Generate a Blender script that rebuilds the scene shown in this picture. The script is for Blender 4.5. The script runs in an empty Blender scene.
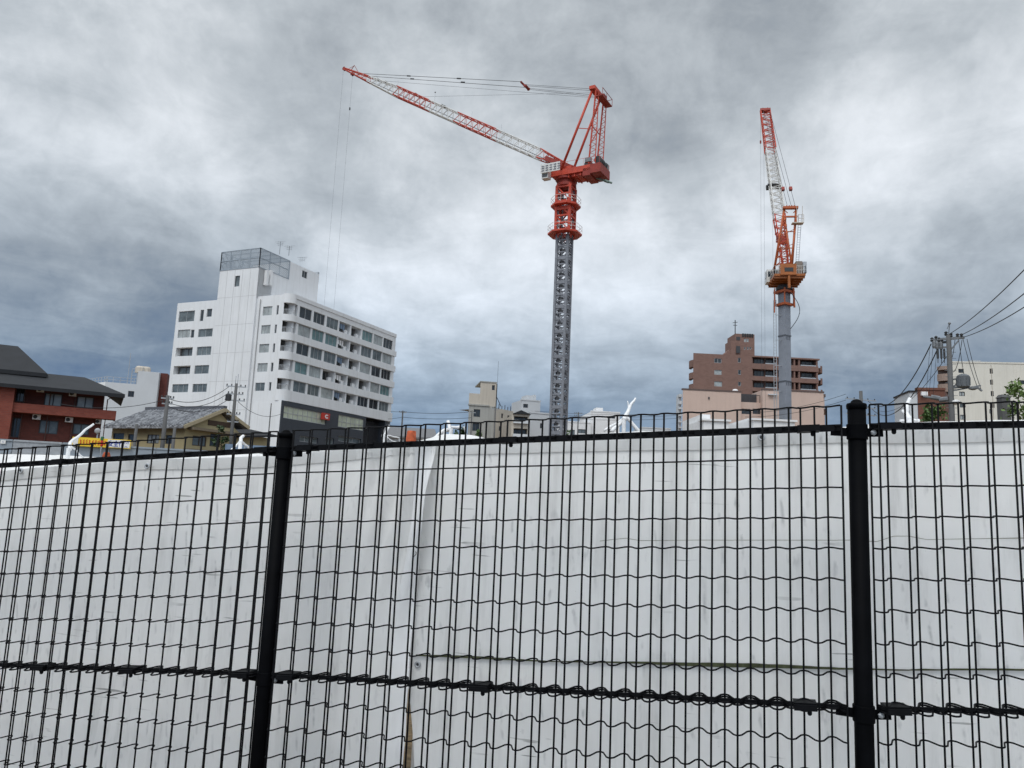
import bpy, math, random
from mathutils import Vector, Matrix
random.seed(11)
R_ = math.radians
SC = bpy.context.scene
COL = SC.collection

# ------------------------------------------------------------------ camera
F_PX = 770.0
PITCH, ROLL, EYE = math.atan(0.1505), R_(2.5), 1.55
RM = Matrix.Rotation(math.pi/2 + PITCH, 3, 'X') @ Matrix.Rotation(ROLL, 3, 'Z')
cam = bpy.data.cameras.new('camera')
cam.sensor_width = 36.0
cam.lens = F_PX/1024*36.0
cam.clip_start, cam.clip_end = 0.05, 6000
cam_o = bpy.data.objects.new('camera', cam)
cam_o.matrix_world = Matrix.Translation((0, 0, EYE)) @ RM.to_4x4()
COL.objects.link(cam_o)
SC.camera = cam_o
EYEV = Vector((0, 0, EYE))

def ray(px, py):
    """direction of a sight line, used to survey where things of the place stand"""
    return (RM @ Vector(((px-512)/F_PX, -(py-384)/F_PX, -1.0))).normalized()
def at(px, py, dist):
    """point at the given horizontal distance"""
    v = ray(px, py)
    return EYEV + v*(dist/math.hypot(v.x, v.y))

# ------------------------------------------------------------------ world, sun, exposure
SUN_EL, SUN_AZ = 55.0, 200.0        # sun behind thick cloud, over the photographer's left shoulder
world = bpy.data.worlds.new('World')
SC.world = world
world.use_nodes = True
WN, WL = world.node_tree.nodes, world.node_tree.links
WN.clear()
def wn(t, **k):
    n = WN.new(t)
    for a, b in k.items(): setattr(n, a, b)
    return n
def lk(a, b): WL.new(a, b)
def wmath(op, a, b=None, c=None, clamp=False):
    n = wn('ShaderNodeMath', operation=op, use_clamp=clamp)
    for i, v in enumerate((a, b, c)):
        if v is None: continue
        if isinstance(v, (int, float)): n.inputs[i].default_value = v
        else: lk(v, n.inputs[i])
    return n.outputs[0]
def wvec(op, a, b=None):
    n = wn('ShaderNodeVectorMath', operation=op)
    for i, v in enumerate((a, b)):
        if v is None: continue
        if isinstance(v, (tuple, list, Vector)): n.inputs[i].default_value = v
        else: lk(v, n.inputs[i])
    return n
sky = wn('ShaderNodeTexSky', sky_type='NISHITA')
sky.sun_disc = False
sky.sun_elevation = R_(SUN_EL); sky.sun_rotation = R_(SUN_AZ)
tc = wn('ShaderNodeTexCoord')
D = wvec('NORMALIZE', tc.outputs['Generated']).outputs[0]
sep = wn('ShaderNodeSeparateXYZ'); lk(D, sep.inputs[0])
zz = wmath('ADD', wmath('ABSOLUTE', sep.outputs['Z']), 0.16)
comb = wn('ShaderNodeCombineXYZ')
lk(wmath('DIVIDE', sep.outputs['X'], zz), comb.inputs[0])
lk(wmath('DIVIDE', sep.outputs['Y'], zz), comb.inputs[1])
def wnoise(vec, scale, detail, rough, off=(0, 0, 0), dist=0.0):
    n = wn('ShaderNodeTexNoise', noise_dimensions='3D')
    n.inputs['Scale'].default_value = scale; n.inputs['Detail'].default_value = detail
    n.inputs['Roughness'].default_value = rough; n.inputs['Distortion'].default_value = dist
    lk(wvec('ADD', vec, off).outputs[0], n.inputs['Vector'])
    return n
# warp so that the cloud banks get ragged outlines
warp1 = wnoise(D, 3.4, 5, 0.55, (3.1, 7.7, 1.3))
warp2 = wnoise(D, 11.0, 4, 0.6, (9.1, 2.7, 5.3))
w1 = wvec('SCALE', wvec('SUBTRACT', warp1.outputs['Color'], (0.5, 0.5, 0.5)).outputs[0]); w1.inputs['Scale'].default_value = 0.26
w2 = wvec('SCALE', wvec('SUBTRACT', warp2.outputs['Color'], (0.5, 0.5, 0.5)).outputs[0]); w2.inputs['Scale'].default_value = 0.09
DW = wvec('ADD', wvec('ADD', D, w1.outputs[0]).outputs[0], w2.outputs[0]).outputs[0]
#        px,  py, radius(px), strength  -- the big light and dark cloud banks, as directions of the sky
BANKS = [(160, 82, 55, .15), (205, 120, 80, .12), (18, 165, 60, .20), (110, 195, 60, .12), (400, 330, 90, .26), (470, 160, 45, .18), (375, 140, 40, .12), (450, 240, 70, .12),
         (340, 225, 50, .14), (560, 240, 70, .08), (620, 215, 50, .10), (725, 240, 80, .19), (800, 190, 70, .20), (920, 150, 70, .20), (1010, 130, 70, .22), (1000, 40, 60, .04), (15, 245, 40, .12), (180, 240, 50, .10),
         (610, 300, 70, .10), (870, 250, 70, .12), (60, 30, 70, .02),
         (60, 140, 45, -.12), (380, 55, 70, -.10), (300, 30, 60, -.06), (480, 80, 40, -.06), (40, 290, 80, -.20), (150, 290, 60, -.12), (260, 190, 45, -.14), (420, 180, 40, -.14),
         (660, 20, 110, -.07), (700, 115, 60, -.11), (790, 135, 50, -.07), (870, 90, 80, -.14), (870, 20, 110, -.03), (785, 50, 45, .12), (690, 175, 30, -.10), (930, 205, 60, -.12), (990, 235, 50, -.10),
         (625, 350, 60, -.14), (760, 330, 80, -.08), (930, 330, 90, -.14), (300, 400, 90, -.06), (100, 340, 80, -.08)]
acc = None
for px, py, rad, amp in BANKS:
    v = ray(px, py)
    s = rad/F_PX
    dt = wvec('DOT_PRODUCT', wvec('NORMALIZE', DW).outputs[0], tuple(v)).outputs['Value']
    e = wmath('EXPONENT', wmath('MULTIPLY', wmath('SUBTRACT', dt, 1.0), 1.0/(s*s)))
    e = wmath('MULTIPLY', e, amp)
    acc = e if acc is None else wmath('ADD', acc, e)
n1 = wnoise(comb.outputs[0], 1.25, 7, 0.56, (2.3, 4.1, 0.0), 0.35)
n2 = wnoise(D, 5.5, 6, 0.6, (1.3, 0.2, 8.8), 0.2)
lum = wmath('ADD', acc, 0.625)
lum = wmath('ADD', lum, wmath('MULTIPLY', wmath('SUBTRACT', n1.outputs['Fac'], 0.5), 0.46))
def soft(sock, a, b):
    r = wn('ShaderNodeMapRange', interpolation_type='SMOOTHSTEP')
    r.inputs['From Min'].default_value = a; r.inputs['From Max'].default_value = b
    r.inputs['To Min'].default_value = -.5; r.inputs['To Max'].default_value = .5
    lk(sock, r.inputs['Value']); return r.outputs[0]
lum = wmath('ADD', lum, wmath('MULTIPLY', wmath('SUBTRACT', n2.outputs['Fac'], 0.5), 0.32))
lum = wmath('ADD', lum, wmath('MULTIPLY', soft(n2.outputs['Fac'], .38, .64), 0.11))
n4 = wnoise(DW, 8.5, 5, 0.55, (4.4, 6.1, 2.2), 0.6)
lum = wmath('ADD', lum, wmath('MULTIPLY', soft(n4.outputs['Fac'], .34, .68), 0.06))
n5 = wnoise(DW, 21.0, 6, 0.58, (1.4, 3.1, 7.2), 0.8)
lum = wmath('ADD', lum, wmath('MULTIPLY', wmath('SUBTRACT', n5.outputs['Fac'], 0.5), 0.13))
n3 = wnoise(comb.outputs[0], 4.2, 7, 0.60, (7.3, 1.9, 4.0), 0.5)
lum = wmath('ADD', lum, wmath('MULTIPLY', wmath('SUBTRACT', n3.outputs['Fac'], 0.5), 0.46))
# darker, bluer decks towards the horizon
hz = wmath('EXPONENT', wmath('MULTIPLY', wmath('ABSOLUTE', sep.outputs['Z']), -7.0))
lum = wmath('SUBTRACT', lum, wmath('MULTIPLY', hz, 0.54))
ramp = wn('ShaderNodeValToRGB')
cr = ramp.color_ramp
cr.elements[0].position = 0.0; cr.elements[0].color = (.14, .19, .265, 1)
cr.elements[1].position = 1.0; cr.elements[1].color = (.86, .89, .93, 1)
for p, c in ((.20, (.225, .265, .315)), (.40, (.35, .385, .42)), (.60, (.50, .54, .575)), (.82, (.70, .735, .77))):
    e = cr.elements.new(p); e.color = (*c, 1)
lk(lum, ramp.inputs[0])
# bluish cast of the far cloud base
mixb = wn('ShaderNodeMix', data_type='RGBA', blend_type='MULTIPLY')
lk(wmath('MULTIPLY', hz, 1.25, clamp=True), mixb.inputs['Factor'])
lk(ramp.outputs[0], mixb.inputs['A']); mixb.inputs['B'].default_value = (.70, .90, 1.13, 1)
hz2 = wmath('EXPONENT', wmath('MULTIPLY', wmath('ABSOLUTE', sep.outputs['Z']), -14.0))
mixc = wn('ShaderNodeMix', data_type='RGBA', blend_type='MULTIPLY')
lk(wmath('MULTIPLY', hz2, 1.3, clamp=True), mixc.inputs['Factor'])
lk(mixb.outputs['Result'], mixc.inputs['A']); mixc.inputs['B'].default_value = (.55, .80, 1.08, 1)
# unseen sky round the hidden sun, brightened to light the sheeting
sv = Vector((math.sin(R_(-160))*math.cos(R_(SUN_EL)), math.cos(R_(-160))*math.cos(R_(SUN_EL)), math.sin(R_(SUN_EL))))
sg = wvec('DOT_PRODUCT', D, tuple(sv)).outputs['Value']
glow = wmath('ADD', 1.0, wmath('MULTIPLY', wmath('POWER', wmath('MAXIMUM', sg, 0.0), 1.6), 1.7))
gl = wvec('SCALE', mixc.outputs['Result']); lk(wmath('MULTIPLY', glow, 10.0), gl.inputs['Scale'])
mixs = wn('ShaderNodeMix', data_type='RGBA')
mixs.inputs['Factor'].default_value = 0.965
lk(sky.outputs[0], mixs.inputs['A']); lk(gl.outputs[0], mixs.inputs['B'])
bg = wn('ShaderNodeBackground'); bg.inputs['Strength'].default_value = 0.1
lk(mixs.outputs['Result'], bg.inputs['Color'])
wo = wn('ShaderNodeOutputWorld'); lk(bg.outputs[0], wo.inputs['Surface'])

sun = bpy.data.lights.new('sun', 'SUN')
sun.energy, sun.angle, sun.color = 1.1, R_(22), (1.0, .965, .91)
sun_o = bpy.data.objects.new('sun', sun)
sun_o.rotation_euler = (R_(90-SUN_EL), 0, R_(-20))
sun_o.location = (0, -20, 60)
COL.objects.link(sun_o)
SC.view_settings.view_transform = 'Standard'
SC.view_settings.look = 'None'
SC.view_settings.gamma = 1.0
SC.view_settings.exposure = 0.06
SC.view_settings.use_curve_mapping = False

# ------------------------------------------------------------------ materials
MATS = {}
def mat(name, col, rough=.6, metal=0.0, var=.12, scale=6.0, spec=.4, bump=0.0, col2=None, wear=None, coat=0):
    """plain surface with blotchy variation of its own colour (dirt, wear)"""
    if name in MATS: return MATS[name]
    m = bpy.data.materials.new(name); m.use_nodes = True
    nt = m.node_tree; N, L = nt.nodes, nt.links
    b = N['Principled BSDF']
    b.inputs['Roughness'].default_value = rough; b.inputs['Metallic'].default_value = metal
    b.inputs['Specular IOR Level'].default_value = spec
    tc = N.new('ShaderNodeTexCoord')
    n = N.new('ShaderNodeTexNoise'); n.inputs['Scale'].default_value = scale; n.inputs['Detail'].default_value = 6; n.inputs['Roughness'].default_value = .65
    L.new(tc.outputs['Object'], n.inputs['Vector'])
    r = N.new('ShaderNodeValToRGB')
    c2 = col2 or tuple(min(1, c*(1+var)) for c in col)
    c1 = tuple(c*(1-var) for c in col)
    r.color_ramp.elements[0].position = .32; r.color_ramp.elements[0].color = (*c1, 1)
    r.color_ramp.elements[1].position = .70; r.color_ramp.elements[1].color = (*c2, 1)
    L.new(n.outputs['Fac'], r.inputs[0]); L.new(r.outputs[0], b.inputs['Base Color'])
    if bump:
        bp = N.new('ShaderNodeBump'); bp.inputs['Strength'].default_value = bump; bp.inputs['Distance'].default_value = .01
        n2 = N.new('ShaderNodeTexNoise'); n2.inputs['Scale'].default_value = scale*9; n2.inputs['Detail'].default_value = 4
        L.new(tc.outputs['Object'], n2.inputs['Vector']); L.new(n2.outputs['Fac'], bp.inputs['Height']); L.new(bp.outputs[0], b.inputs['Normal'])
    MATS[name] = m
    return m

def streaked(name, col, streak=(.35, .33, .30), amount=.35, rough=.75, scale=.35, stretch=.06):
    """painted or rendered wall with rain streaks running down it"""
    if name in MATS: return MATS[name]
    m = mat(name, col, rough, var=.05, scale=.25)
    N, L = m.node_tree.nodes, m.node_tree.links
    b = N['Principled BSDF']; src = b.inputs['Base Color'].links[0].from_socket
    tc = N.new('ShaderNodeTexCoord'); mp = N.new('ShaderNodeMapping'); mp.inputs['Scale'].default_value = (1, 1, stretch)
    n = N.new('ShaderNodeTexNoise'); n.inputs['Scale'].default_value = scale*6; n.inputs['Detail'].default_value = 7; n.inputs['Roughness'].default_value = .7
    L.new(tc.outputs['Object'], mp.inputs[0]); L.new(mp.outputs[0], n.inputs['Vector'])
    r = N.new('ShaderNodeValToRGB'); r.color_ramp.elements[0].position = .50; r.color_ramp.elements[1].position = .78
    r.color_ramp.elements[0].color = (0, 0, 0, 1); r.color_ramp.elements[1].color = (amount,)*3 + (1,)
    L.new(n.outputs['Fac'], r.inputs[0])
    mx = N.new('ShaderNodeMix'); mx.data_type = 'RGBA'; mx.inputs['B'].default_value = (*streak, 1)
    L.new(r.outputs[0], mx.inputs['Factor']); L.new(src, mx.inputs['A']); L.new(mx.outputs['Result'], b.inputs['Base Color'])
    return m

def brickmat(name, c1, c2, mortar, w=.23, h=.075):
    if name in MATS: return MATS[name]
    m = mat(name, c1, .8, var=.15, scale=.5)
    N, L = m.node_tree.nodes, m.node_tree.links
    b = N['Principled BSDF']; src = b.inputs['Base Color'].links[0].from_socket
    tc = N.new('ShaderNodeTexCoord'); sp = N.new('ShaderNodeSeparateXYZ'); cb = N.new('ShaderNodeCombineXYZ'); ad = N.new('ShaderNodeMath')
    L.new(tc.outputs['Object'], sp.inputs[0]); L.new(sp.outputs[0], ad.inputs[0]); L.new(sp.outputs[1], ad.inputs[1])
    L.new(ad.outputs[0], cb.inputs[0]); L.new(sp.outputs[2], cb.inputs[1])
    br = N.new('ShaderNodeTexBrick'); br.inputs['Scale'].default_value = 1; br.inputs['Brick Width'].default_value = w; br.inputs['Row Height'].default_value = h
    br.inputs['Mortar Size'].default_value = .008; br.inputs['Color2'].default_value = (*c2, 1); br.inputs['Mortar'].default_value = (*mortar, 1)
    L.new(cb.outputs[0], br.inputs['Vector']); L.new(src, br.inputs['Color1']); L.new(br.outputs['Color'], b.inputs['Base Color'])
    MATS[name] = m
    return m

def tilemat(name, c1, c2):
    """rows of small roof tiles: speckled light and dark"""
    if name in MATS: return MATS[name]
    m = mat(name, c1, .55, var=.2, scale=1.2)
    N, L = m.node_tree.nodes, m.node_tree.links
    b = N['Principled BSDF']
    tc = N.new('ShaderNodeTexCoord')
    v = N.new('ShaderNodeTexVoronoi'); v.inputs['Scale'].default_value = 3.0
    L.new(tc.outputs['Object'], v.inputs['Vector'])
    r = N.new('ShaderNodeValToRGB'); r.color_ramp.elements[0].color = (*c1, 1); r.color_ramp.elements[1].color = (*c2, 1)
    r.color_ramp.elements[0].position = .3; r.color_ramp.elements[1].position = .75
    L.new(v.outputs['Color'], r.inputs[0]); L.new(r.outputs[0], b.inputs['Base Color'])
    bp = N.new('ShaderNodeBump'); bp.inputs['Strength'].default_value = .8; bp.inputs['Distance'].default_value = .12
    L.new(v.outputs['Distance'], bp.inputs['Height']); L.new(bp.outputs[0], b.inputs['Normal'])
    return m

M_black = mat('black_coated_steel', (.004, .0043, .0055), .55, var=.3, scale=30, spec=.10)
M_blackp = mat('black_post_coating', (.0022, .0024, .0032), .55, var=.4, scale=14, spec=.04)
M_glass_dark = mat('dark_window_glass', (.03, .038, .045), .08, var=.5, scale=.6, spec=.5)
M_glass_mid = mat('grey_window_glass', (.12, .145, .155), .10, var=.5, scale=.7, spec=.5)
M_glass_pale = mat('curtained_window_glass', (.36, .39, .39), .16, var=.35, scale=.9, spec=.5)
M_glass_teal = mat('teal_curtained_glass', (.13, .22, .225), .12, var=.35, scale=.8, spec=.5)
M_glass_cream = mat('cream_blind_glass', (.50, .54, .43), .2, var=.2, scale=.8, spec=.5)
M_alu = mat('aluminium_frame', (.42, .43, .44), .45, .3, var=.1)
M_darkframe = mat('dark_window_frame', (.05, .05, .055), .5)
M_white = streaked('white_painted_wall', (.75, .76, .77), (.45, .44, .42), .38)
M_whitetrim = mat('white_trim', (.78, .78, .78), .6, var=.06)
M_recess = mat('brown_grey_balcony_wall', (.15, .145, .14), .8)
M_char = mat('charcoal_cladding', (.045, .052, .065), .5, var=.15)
M_red = mat('crane_red_paint', (.50, .058, .028), .5, var=.22, scale=1.2)
M_redd = mat('crane_dark_red_paint', (.27, .032, .02), .55, var=.25, scale=1.2)
M_orange = mat('crane_orange_paint', (.43, .10, .03), .5, var=.2, scale=1.2)
M_yel = mat('crane_amber_paint', (.36, .115, .028), .5, var=.2, scale=1.2)
M_craneW = mat('crane_white_paint', (.66, .65, .62), .5, var=.15, scale=1.5)
M_mast = mat('mast_grey_paint', (.21, .22, .245), .55, var=.2, scale=1.1)
M_mast2 = mat('tube_mast_grey_paint', (.24, .26, .30), .5, var=.12, scale=.8)
M_rope = mat('steel_rope', (.09, .09, .095), .6)
M_cable = mat('black_cable', (.035, .038, .042), .6)
M_dark = mat('dark_machinery', (.04, .042, .045), .6)
M_conc = streaked('weathered_concrete', (.36, .355, .33), (.13, .12, .11), .55)
M_beige = streaked('beige_render', (.52, .47, .40), (.20, .17, .14), .4)
M_cream = streaked('cream_render', (.68, .65, .575), (.36, .32, .26), .3)
M_pink = streaked('pink_beige_tile', (.60, .455, .385), (.38, .28, .23), .25)
M_brown = brickmat('brown_tile_cladding', (.195, .112, .09), (.22, .13, .105), (.19, .125, .10), .6, .3)
M_brick = brickmat('red_brick', (.19, .044, .029), (.245, .062, .04), (.16, .08, .065), .42, .14)
M_brickd = brickmat('dark_red_brick', (.10, .027, .02), (.135, .036, .027), (.07, .035, .03), .42, .14)
M_slate = mat('dark_slate_roof', (.013, .0145, .018), .7, var=.25, scale=.8)
M_tiles = tilemat('grey_clay_roof_tiles', (.15, .155, .17), (.33, .34, .36))
M_yelwall = mat('ochre_plaster', (.42, .355, .205), .8, var=.12, scale=.6)
M_wood = mat('dark_wood', (.07, .045, .03), .7)
M_greyw = mat('pale_grey_panel_wall', (.56, .58, .60), .7, var=.05, scale=.3)
M_gear = mat('grey_line_hardware', (.17, .18, .19), .55, .2, var=.2)
M_hoard = mat('grey_steel_hoarding', (.30, .345, .39), .5, var=.12, scale=.4)
M_pole = streaked('concrete_utility_pole', (.10, .10, .10), (.10, .1, .1), .4)
M_galv = mat('galvanised_steel', (.40, .42, .44), .5, .4, var=.15)
M_pipew = mat('white_sheet_wrap', (.80, .80, .80), .5, var=.08, scale=9, bump=.3)
M_bark = mat('bark', (.09, .065, .045), .9)
M_leaf = mat('green_leaves', (.065, .12, .03), .6, var=.5, scale=3.0)
M_leafl = mat('bright_green_leaves', (.13, .20, .055), .6, var=.45, scale=3.0)
M_leafd = mat('dark_green_leaves', (.03, .06, .02), .6, var=.5, scale=3.0)
M_orangeN = mat('orange_sheet', (.42, .085, .03), .8, var=.5, scale=9)
M_moss = mat('moss_stained_hem', (.085, .095, .05), .9, var=.55, scale=20)
M_bannerY = mat('yellow_banner', (.88, .60, .04), .6, var=.06)
M_bannerW = mat('white_print', (.8, .8, .78), .6, var=.03)
M_blue = mat('blue_print', (.02, .045, .30), .6, var=.05)
M_redp = mat('red_print', (.55, .035, .02), .6, var=.05)
M_signred = mat('red_sign_face', (.45, .045, .035), .4, var=.05)
M_blueh = mat('blue_steel_shed_wall', (.17, .24, .34), .5, var=.12, scale=.6)

# ------------------------------------------------------------------ mesh builder
WPOS = {}
class MB:
    def __init__(s): s.v = []; s.f = []; s.smooth = False
    def add(s, vs, fs):
        o = len(s.v); s.v += [Vector(x) for x in vs]; s.f += [tuple(i+o for i in q) for q in fs]
    def quad(s, *p): s.add(p, [tuple(range(len(p)))])
    def hexa(s, b, t):
        s.add(list(b)+list(t), [(3, 2, 1, 0), (4, 5, 6, 7), (0, 1, 5, 4), (1, 2, 6, 5), (2, 3, 7, 6), (3, 0, 4, 7)])
    def obox(s, c, ax, ay, az):
        c, ax, ay, az = map(Vector, (c, ax, ay, az))
        s.hexa([c-ax-ay-az, c+ax-ay-az, c+ax+ay-az, c-ax+ay-az], [c-ax-ay+az, c+ax-ay+az, c+ax+ay+az, c-ax+ay+az])
    def box(s, x0, x1, y0, y1, z0, z1):
        s.obox(((x0+x1)/2, (y0+y1)/2, (z0+z1)/2), ((x1-x0)/2, 0, 0), (0, (y1-y0)/2, 0), (0, 0, (z1-z0)/2))
    def bar(s, a, b, w, h=None, up=(0, 0, 1)):
        a, b = Vector(a), Vector(b); d = b-a; l = d.length
        if l < 1e-6: return
        d /= l; u = Vector(up)
        if abs(d.dot(u)) > .97: u = Vector((0, 1, 0)) if abs(d.y) < .9 else Vector((1, 0, 0))
        sd = d.cross(u).normalized(); u2 = sd.cross(d)
        s.obox((a+b)/2, d*(l/2), sd*(w/2), u2*((h or w)/2))
    def tube(s, a, b, r, n=6, r2=None): s.poly([a, b], r, n, r2=r2)
    def poly(s, pts, r, n=6, cap=True, r2=None):
        pts = [Vector(p) for p in pts]; k = len(pts)
        d0 = (pts[1]-pts[0]).normalized()
        u = Vector((0, 0, 1)) if abs(d0.z) < .9 else Vector((1, 0, 0))
        o = len(s.v)
        for i, p in enumerate(pts):
            d = (pts[min(i+1, k-1)]-pts[max(i-1, 0)]).normalized()
            sd = d.cross(u)
            if sd.length < 1e-4: sd = d.cross(Vector((0, 1, 0)))
            sd.normalize(); up = sd.cross(d)
            rr = r if r2 is None else r+(r2-r)*i/(k-1)
            for j in range(n):
                a = 2*math.pi*(j+.5)/n
                s.v.append(p+sd*math.cos(a)*rr+up*math.sin(a)*rr)
        for i in range(k-1):
            for j in range(n):
                j2 = (j+1) % n
                s.f.append((o+i*n+j, o+i*n+j2, o+(i+1)*n+j2, o+(i+1)*n+j))
        if cap:
            s.f.append(tuple(o+j for j in reversed(range(n)))); s.f.append(tuple(o+(k-1)*n+j for j in range(n)))
    def lathe(s, c, prof, n=20, axis=(0, 0, 1)):
        c = Vector(c); az = Vector(axis).normalized()
        ax = az.orthogonal().normalized(); ay = az.cross(ax)
        o = len(s.v); k = len(prof)
        for r, z in prof:
            for j in range(n):
                a = 2*math.pi*j/n
                s.v.append(c+az*z+ax*math.cos(a)*r+ay*math.sin(a)*r)
        for i in range(k-1):
            for j in range(n):
                j2 = (j+1) % n
                s.f.append((o+i*n+j, o+i*n+j2, o+(i+1)*n+j2, o+(i+1)*n+j))
        s.f.append(tuple(o+j for j in reversed(range(n)))); s.f.append(tuple(o+(k-1)*n+j for j in range(n)))
    def build(s, name, m, parent=None, loc=None, smooth=False):
        if loc is None: loc = WPOS[parent.name] if parent else Vector((0, 0, 0))
        loc = Vector(loc)
        me = bpy.data.meshes.new(name)
        me.from_pydata([tuple(v-loc) for v in s.v], [], s.f)
        me.materials.append(m)
        if smooth or s.smooth:
            for p in me.polygons: p.use_smooth = True
        me.update()
        o = bpy.data.objects.new(name, me); COL.objects.link(o)
        if parent: o.parent = parent
        else: o.location = loc
        WPOS[o.name] = loc
        return o

def tag(o, label, cat, group=None, kind=None):
    if label: o['label'] = label
    if cat: o['category'] = cat
    if group: o['group'] = group
    if kind: o['kind'] = kind
    return o
def thing(name, label, cat, loc, group=None):
    o = bpy.data.objects.new(name, None); o.empty_display_size = .3
    o.location = Vector(loc); COL.objects.link(o); WPOS[o.name] = Vector(loc)
    return tag(o, label, cat, group)

# ------------------------------------------------------------------ facade surveying
class Fac:
    """a vertical wall plane: origin p, horizontal direction d, outward normal n"""
    def __init__(s, p, d, n=None):
        s.p = Vector((p[0], p[1], 0)); s.d = Vector((d[0], d[1], 0)).normalized()
        nn = Vector((s.d.y, -s.d.x, 0))
        if n is None:
            n = nn if nn.dot(-s.p) > 0 else -nn
        s.n = Vector(n)
    def uz(s, px, py):
        v = ray(px, py); t = (s.p-EYEV).dot(s.n)/v.dot(s.n)
        q = EYEV+v*t
        return (q-s.p).dot(s.d), q.z
    def P(s, u, z, o=0): return s.p+s.d*u+s.n*o+Vector((0, 0, z))
    def rect(s, x0, x1, y0, y1):
        xm, ym = (x0+x1)/2, (y0+y1)/2
        return (s.uz(x0, ym)[0], s.uz(x1, ym)[0], s.uz(xm, y1)[1], s.uz(xm, y0)[1])
    def off(s, o): return Fac(s.p+s.n*o, s.d, s.n)
def fbox(mb, F, u0, u1, z0, z1, o0, o1):
    mb.obox(F.P((u0+u1)/2, (z0+z1)/2, (o0+o1)/2), F.d*((u1-u0)/2), F.n*((o1-o0)/2), Vector((0, 0, (z1-z0)/2)))
def wall(mb, F, u0, u1, z0, z1, holes=(), depth=.18, o=0):
    us = sorted({u0, u1, *[min(max(h[0], u0), u1) for h in holes], *[min(max(h[1], u0), u1) for h in holes]})
    zs = sorted({z0, z1, *[min(max(h[2], z0), z1) for h in holes], *[min(max(h[3], z0), z1) for h in holes]})
    for i in range(len(us)-1):
        if us[i+1]-us[i] < 1e-5: continue
        um = (us[i]+us[i+1])/2
        for j in range(len(zs)-1):
            if zs[j+1]-zs[j] < 1e-5: continue
            zm = (zs[j]+zs[j+1])/2
            if any(h[0] < um < h[1] and h[2] < zm < h[3] for h in holes): continue
            mb.quad(F.P(us[i], zs[j], o), F.P(us[i+1], zs[j], o), F.P(us[i+1], zs[j+1], o), F.P(us[i], zs[j+1], o))
    for h in holes:
        dp = h[4] if len(h) > 4 else depth
        a, b, c, e = h[:4]
        for (p, q) in (((a, c), (b, c)), ((b, c), (b, e)), ((b, e), (a, e)), ((a, e), (a, c))):
            mb.quad(F.P(*p, o), F.P(*q, o), F.P(*q, o-dp), F.P(*p, o-dp))
def shell(mb, F, u0, u1, z0, z1, depth, holes=(), hd=.18, skew=0.0):
    """walls and flat roof of a box-shaped building behind facade F"""
    wall(mb, F, u0, u1, z0, z1, holes, hd)
    k = skew*depth
    mb.quad(F.P(u0, z0), F.P(u0, z1), F.P(u0+k, z1, -depth), F.P(u0+k, z0, -depth))
    mb.quad(F.P(u1, z0), F.P(u1+k, z0, -depth), F.P(u1+k, z1, -depth), F.P(u1, z1))
    mb.quad(F.P(u0+k, z0, -depth), F.P(u0+k, z1, -depth), F.P(u1+k, z1, -depth), F.P(u1+k, z0, -depth))
    mb.quad(F.P(u0, z1), F.P(u1, z1), F.P(u1+k, z1, -depth), F.P(u0+k, z1, -depth))
def window(F, h, parent, frame=M_alu, pane=M_glass_dark, depth=.16, bars=1, t=.06, o=0, cross=False):
    u0, u1, z0, z1 = h[:4]
    f = MB()
    o0, o1 = o-depth, o-depth+.08
    fbox(f, F, u0, u1, z0, z0+t, o0, o1); fbox(f, F, u0, u1, z1-t, z1, o0, o1)
    fbox(f, F, u0, u0+t, z0+t, z1-t, o0, o1); fbox(f, F, u1-t, u1, z0+t, z1-t, o0, o1)
    for k in range(bars):
        uc = u0+(u1-u0)*(k+1)/(bars+1)
        fbox(f, F, uc-t/2, uc+t/2, z0+t, z1-t, o0, o1)
    if cross:
        zc = (z0*.55+z1*.45); fbox(f, F, u0+t, u1-t, zc-t/2, zc+t/2, o0+.004, o1-.004)
    fo = f.build('window', frame, parent)
    p = MB(); fbox(p, F, u0+t*.5, u1-t*.5, z0+t*.5, z1-t*.5, o0-.05, o0+.03)
    p.build('pane', pane, fo)
    return fo

# ================================================================== GROUND
g = MB()
nx = 40
g.quad((-3000, -400, -.02), (3000, -400, -.02), (3000, 4000, -.02), (-3000, 4000, -.02))
tag(g.build('ground', mat('gravel_ground', (.15, .105, .055), .95, var=.6, scale=16, bump=1.0)), None, None, None, 'structure')
g = MB(); g.quad((-200, -6, -.012), (200, -6, -.012), (200, 1.9, -.012), (-200, 1.9, -.012))
tag(g.build('pavement', mat('pale_bounce_pavement', (.38, .375, .36), .9, var=.15, scale=9, bump=.4)), None, None, None, 'structure')  # out of view; kept pale to bounce light up onto the sheets

# ================================================================== MESH FENCE
PA = Vector((-.8504, 2.9336, 0)); PB = Vector((1.0601, 2.3420, 0))
dM = (PB-PA).normalized(); dR = Vector((math.sin(R_(96.5)), math.cos(R_(96.5)), 0)); dL = Vector((math.sin(R_(106.9)), math.cos(R_(106.9)), 0))
ZA, ZB = 1.704, 1.816                       # height of the top rail at the two posts (the road climbs to the right)
slM = (ZB-ZA)/2.0; slR = .050; slL = .0735
BAND = .818
PERIOD, DEPTH = .0762, .048
class Panel:
    def __init__(s, p, d, z, sl): s.p, s.d, s.z, s.sl = p, d, z, sl; s.n = Vector((d.y, -d.x, 0))
    def P(s, u, dz, o=0): return s.p+s.d*u+s.n*o+Vector((0, 0, s.z+s.sl*u+dz-.056*o))
def corr(x):                                # rounded trapezoid of the corrugated wires, -1..1
    return max(-1, min(1, 1.28*math.sin(x)))*.95
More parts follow.
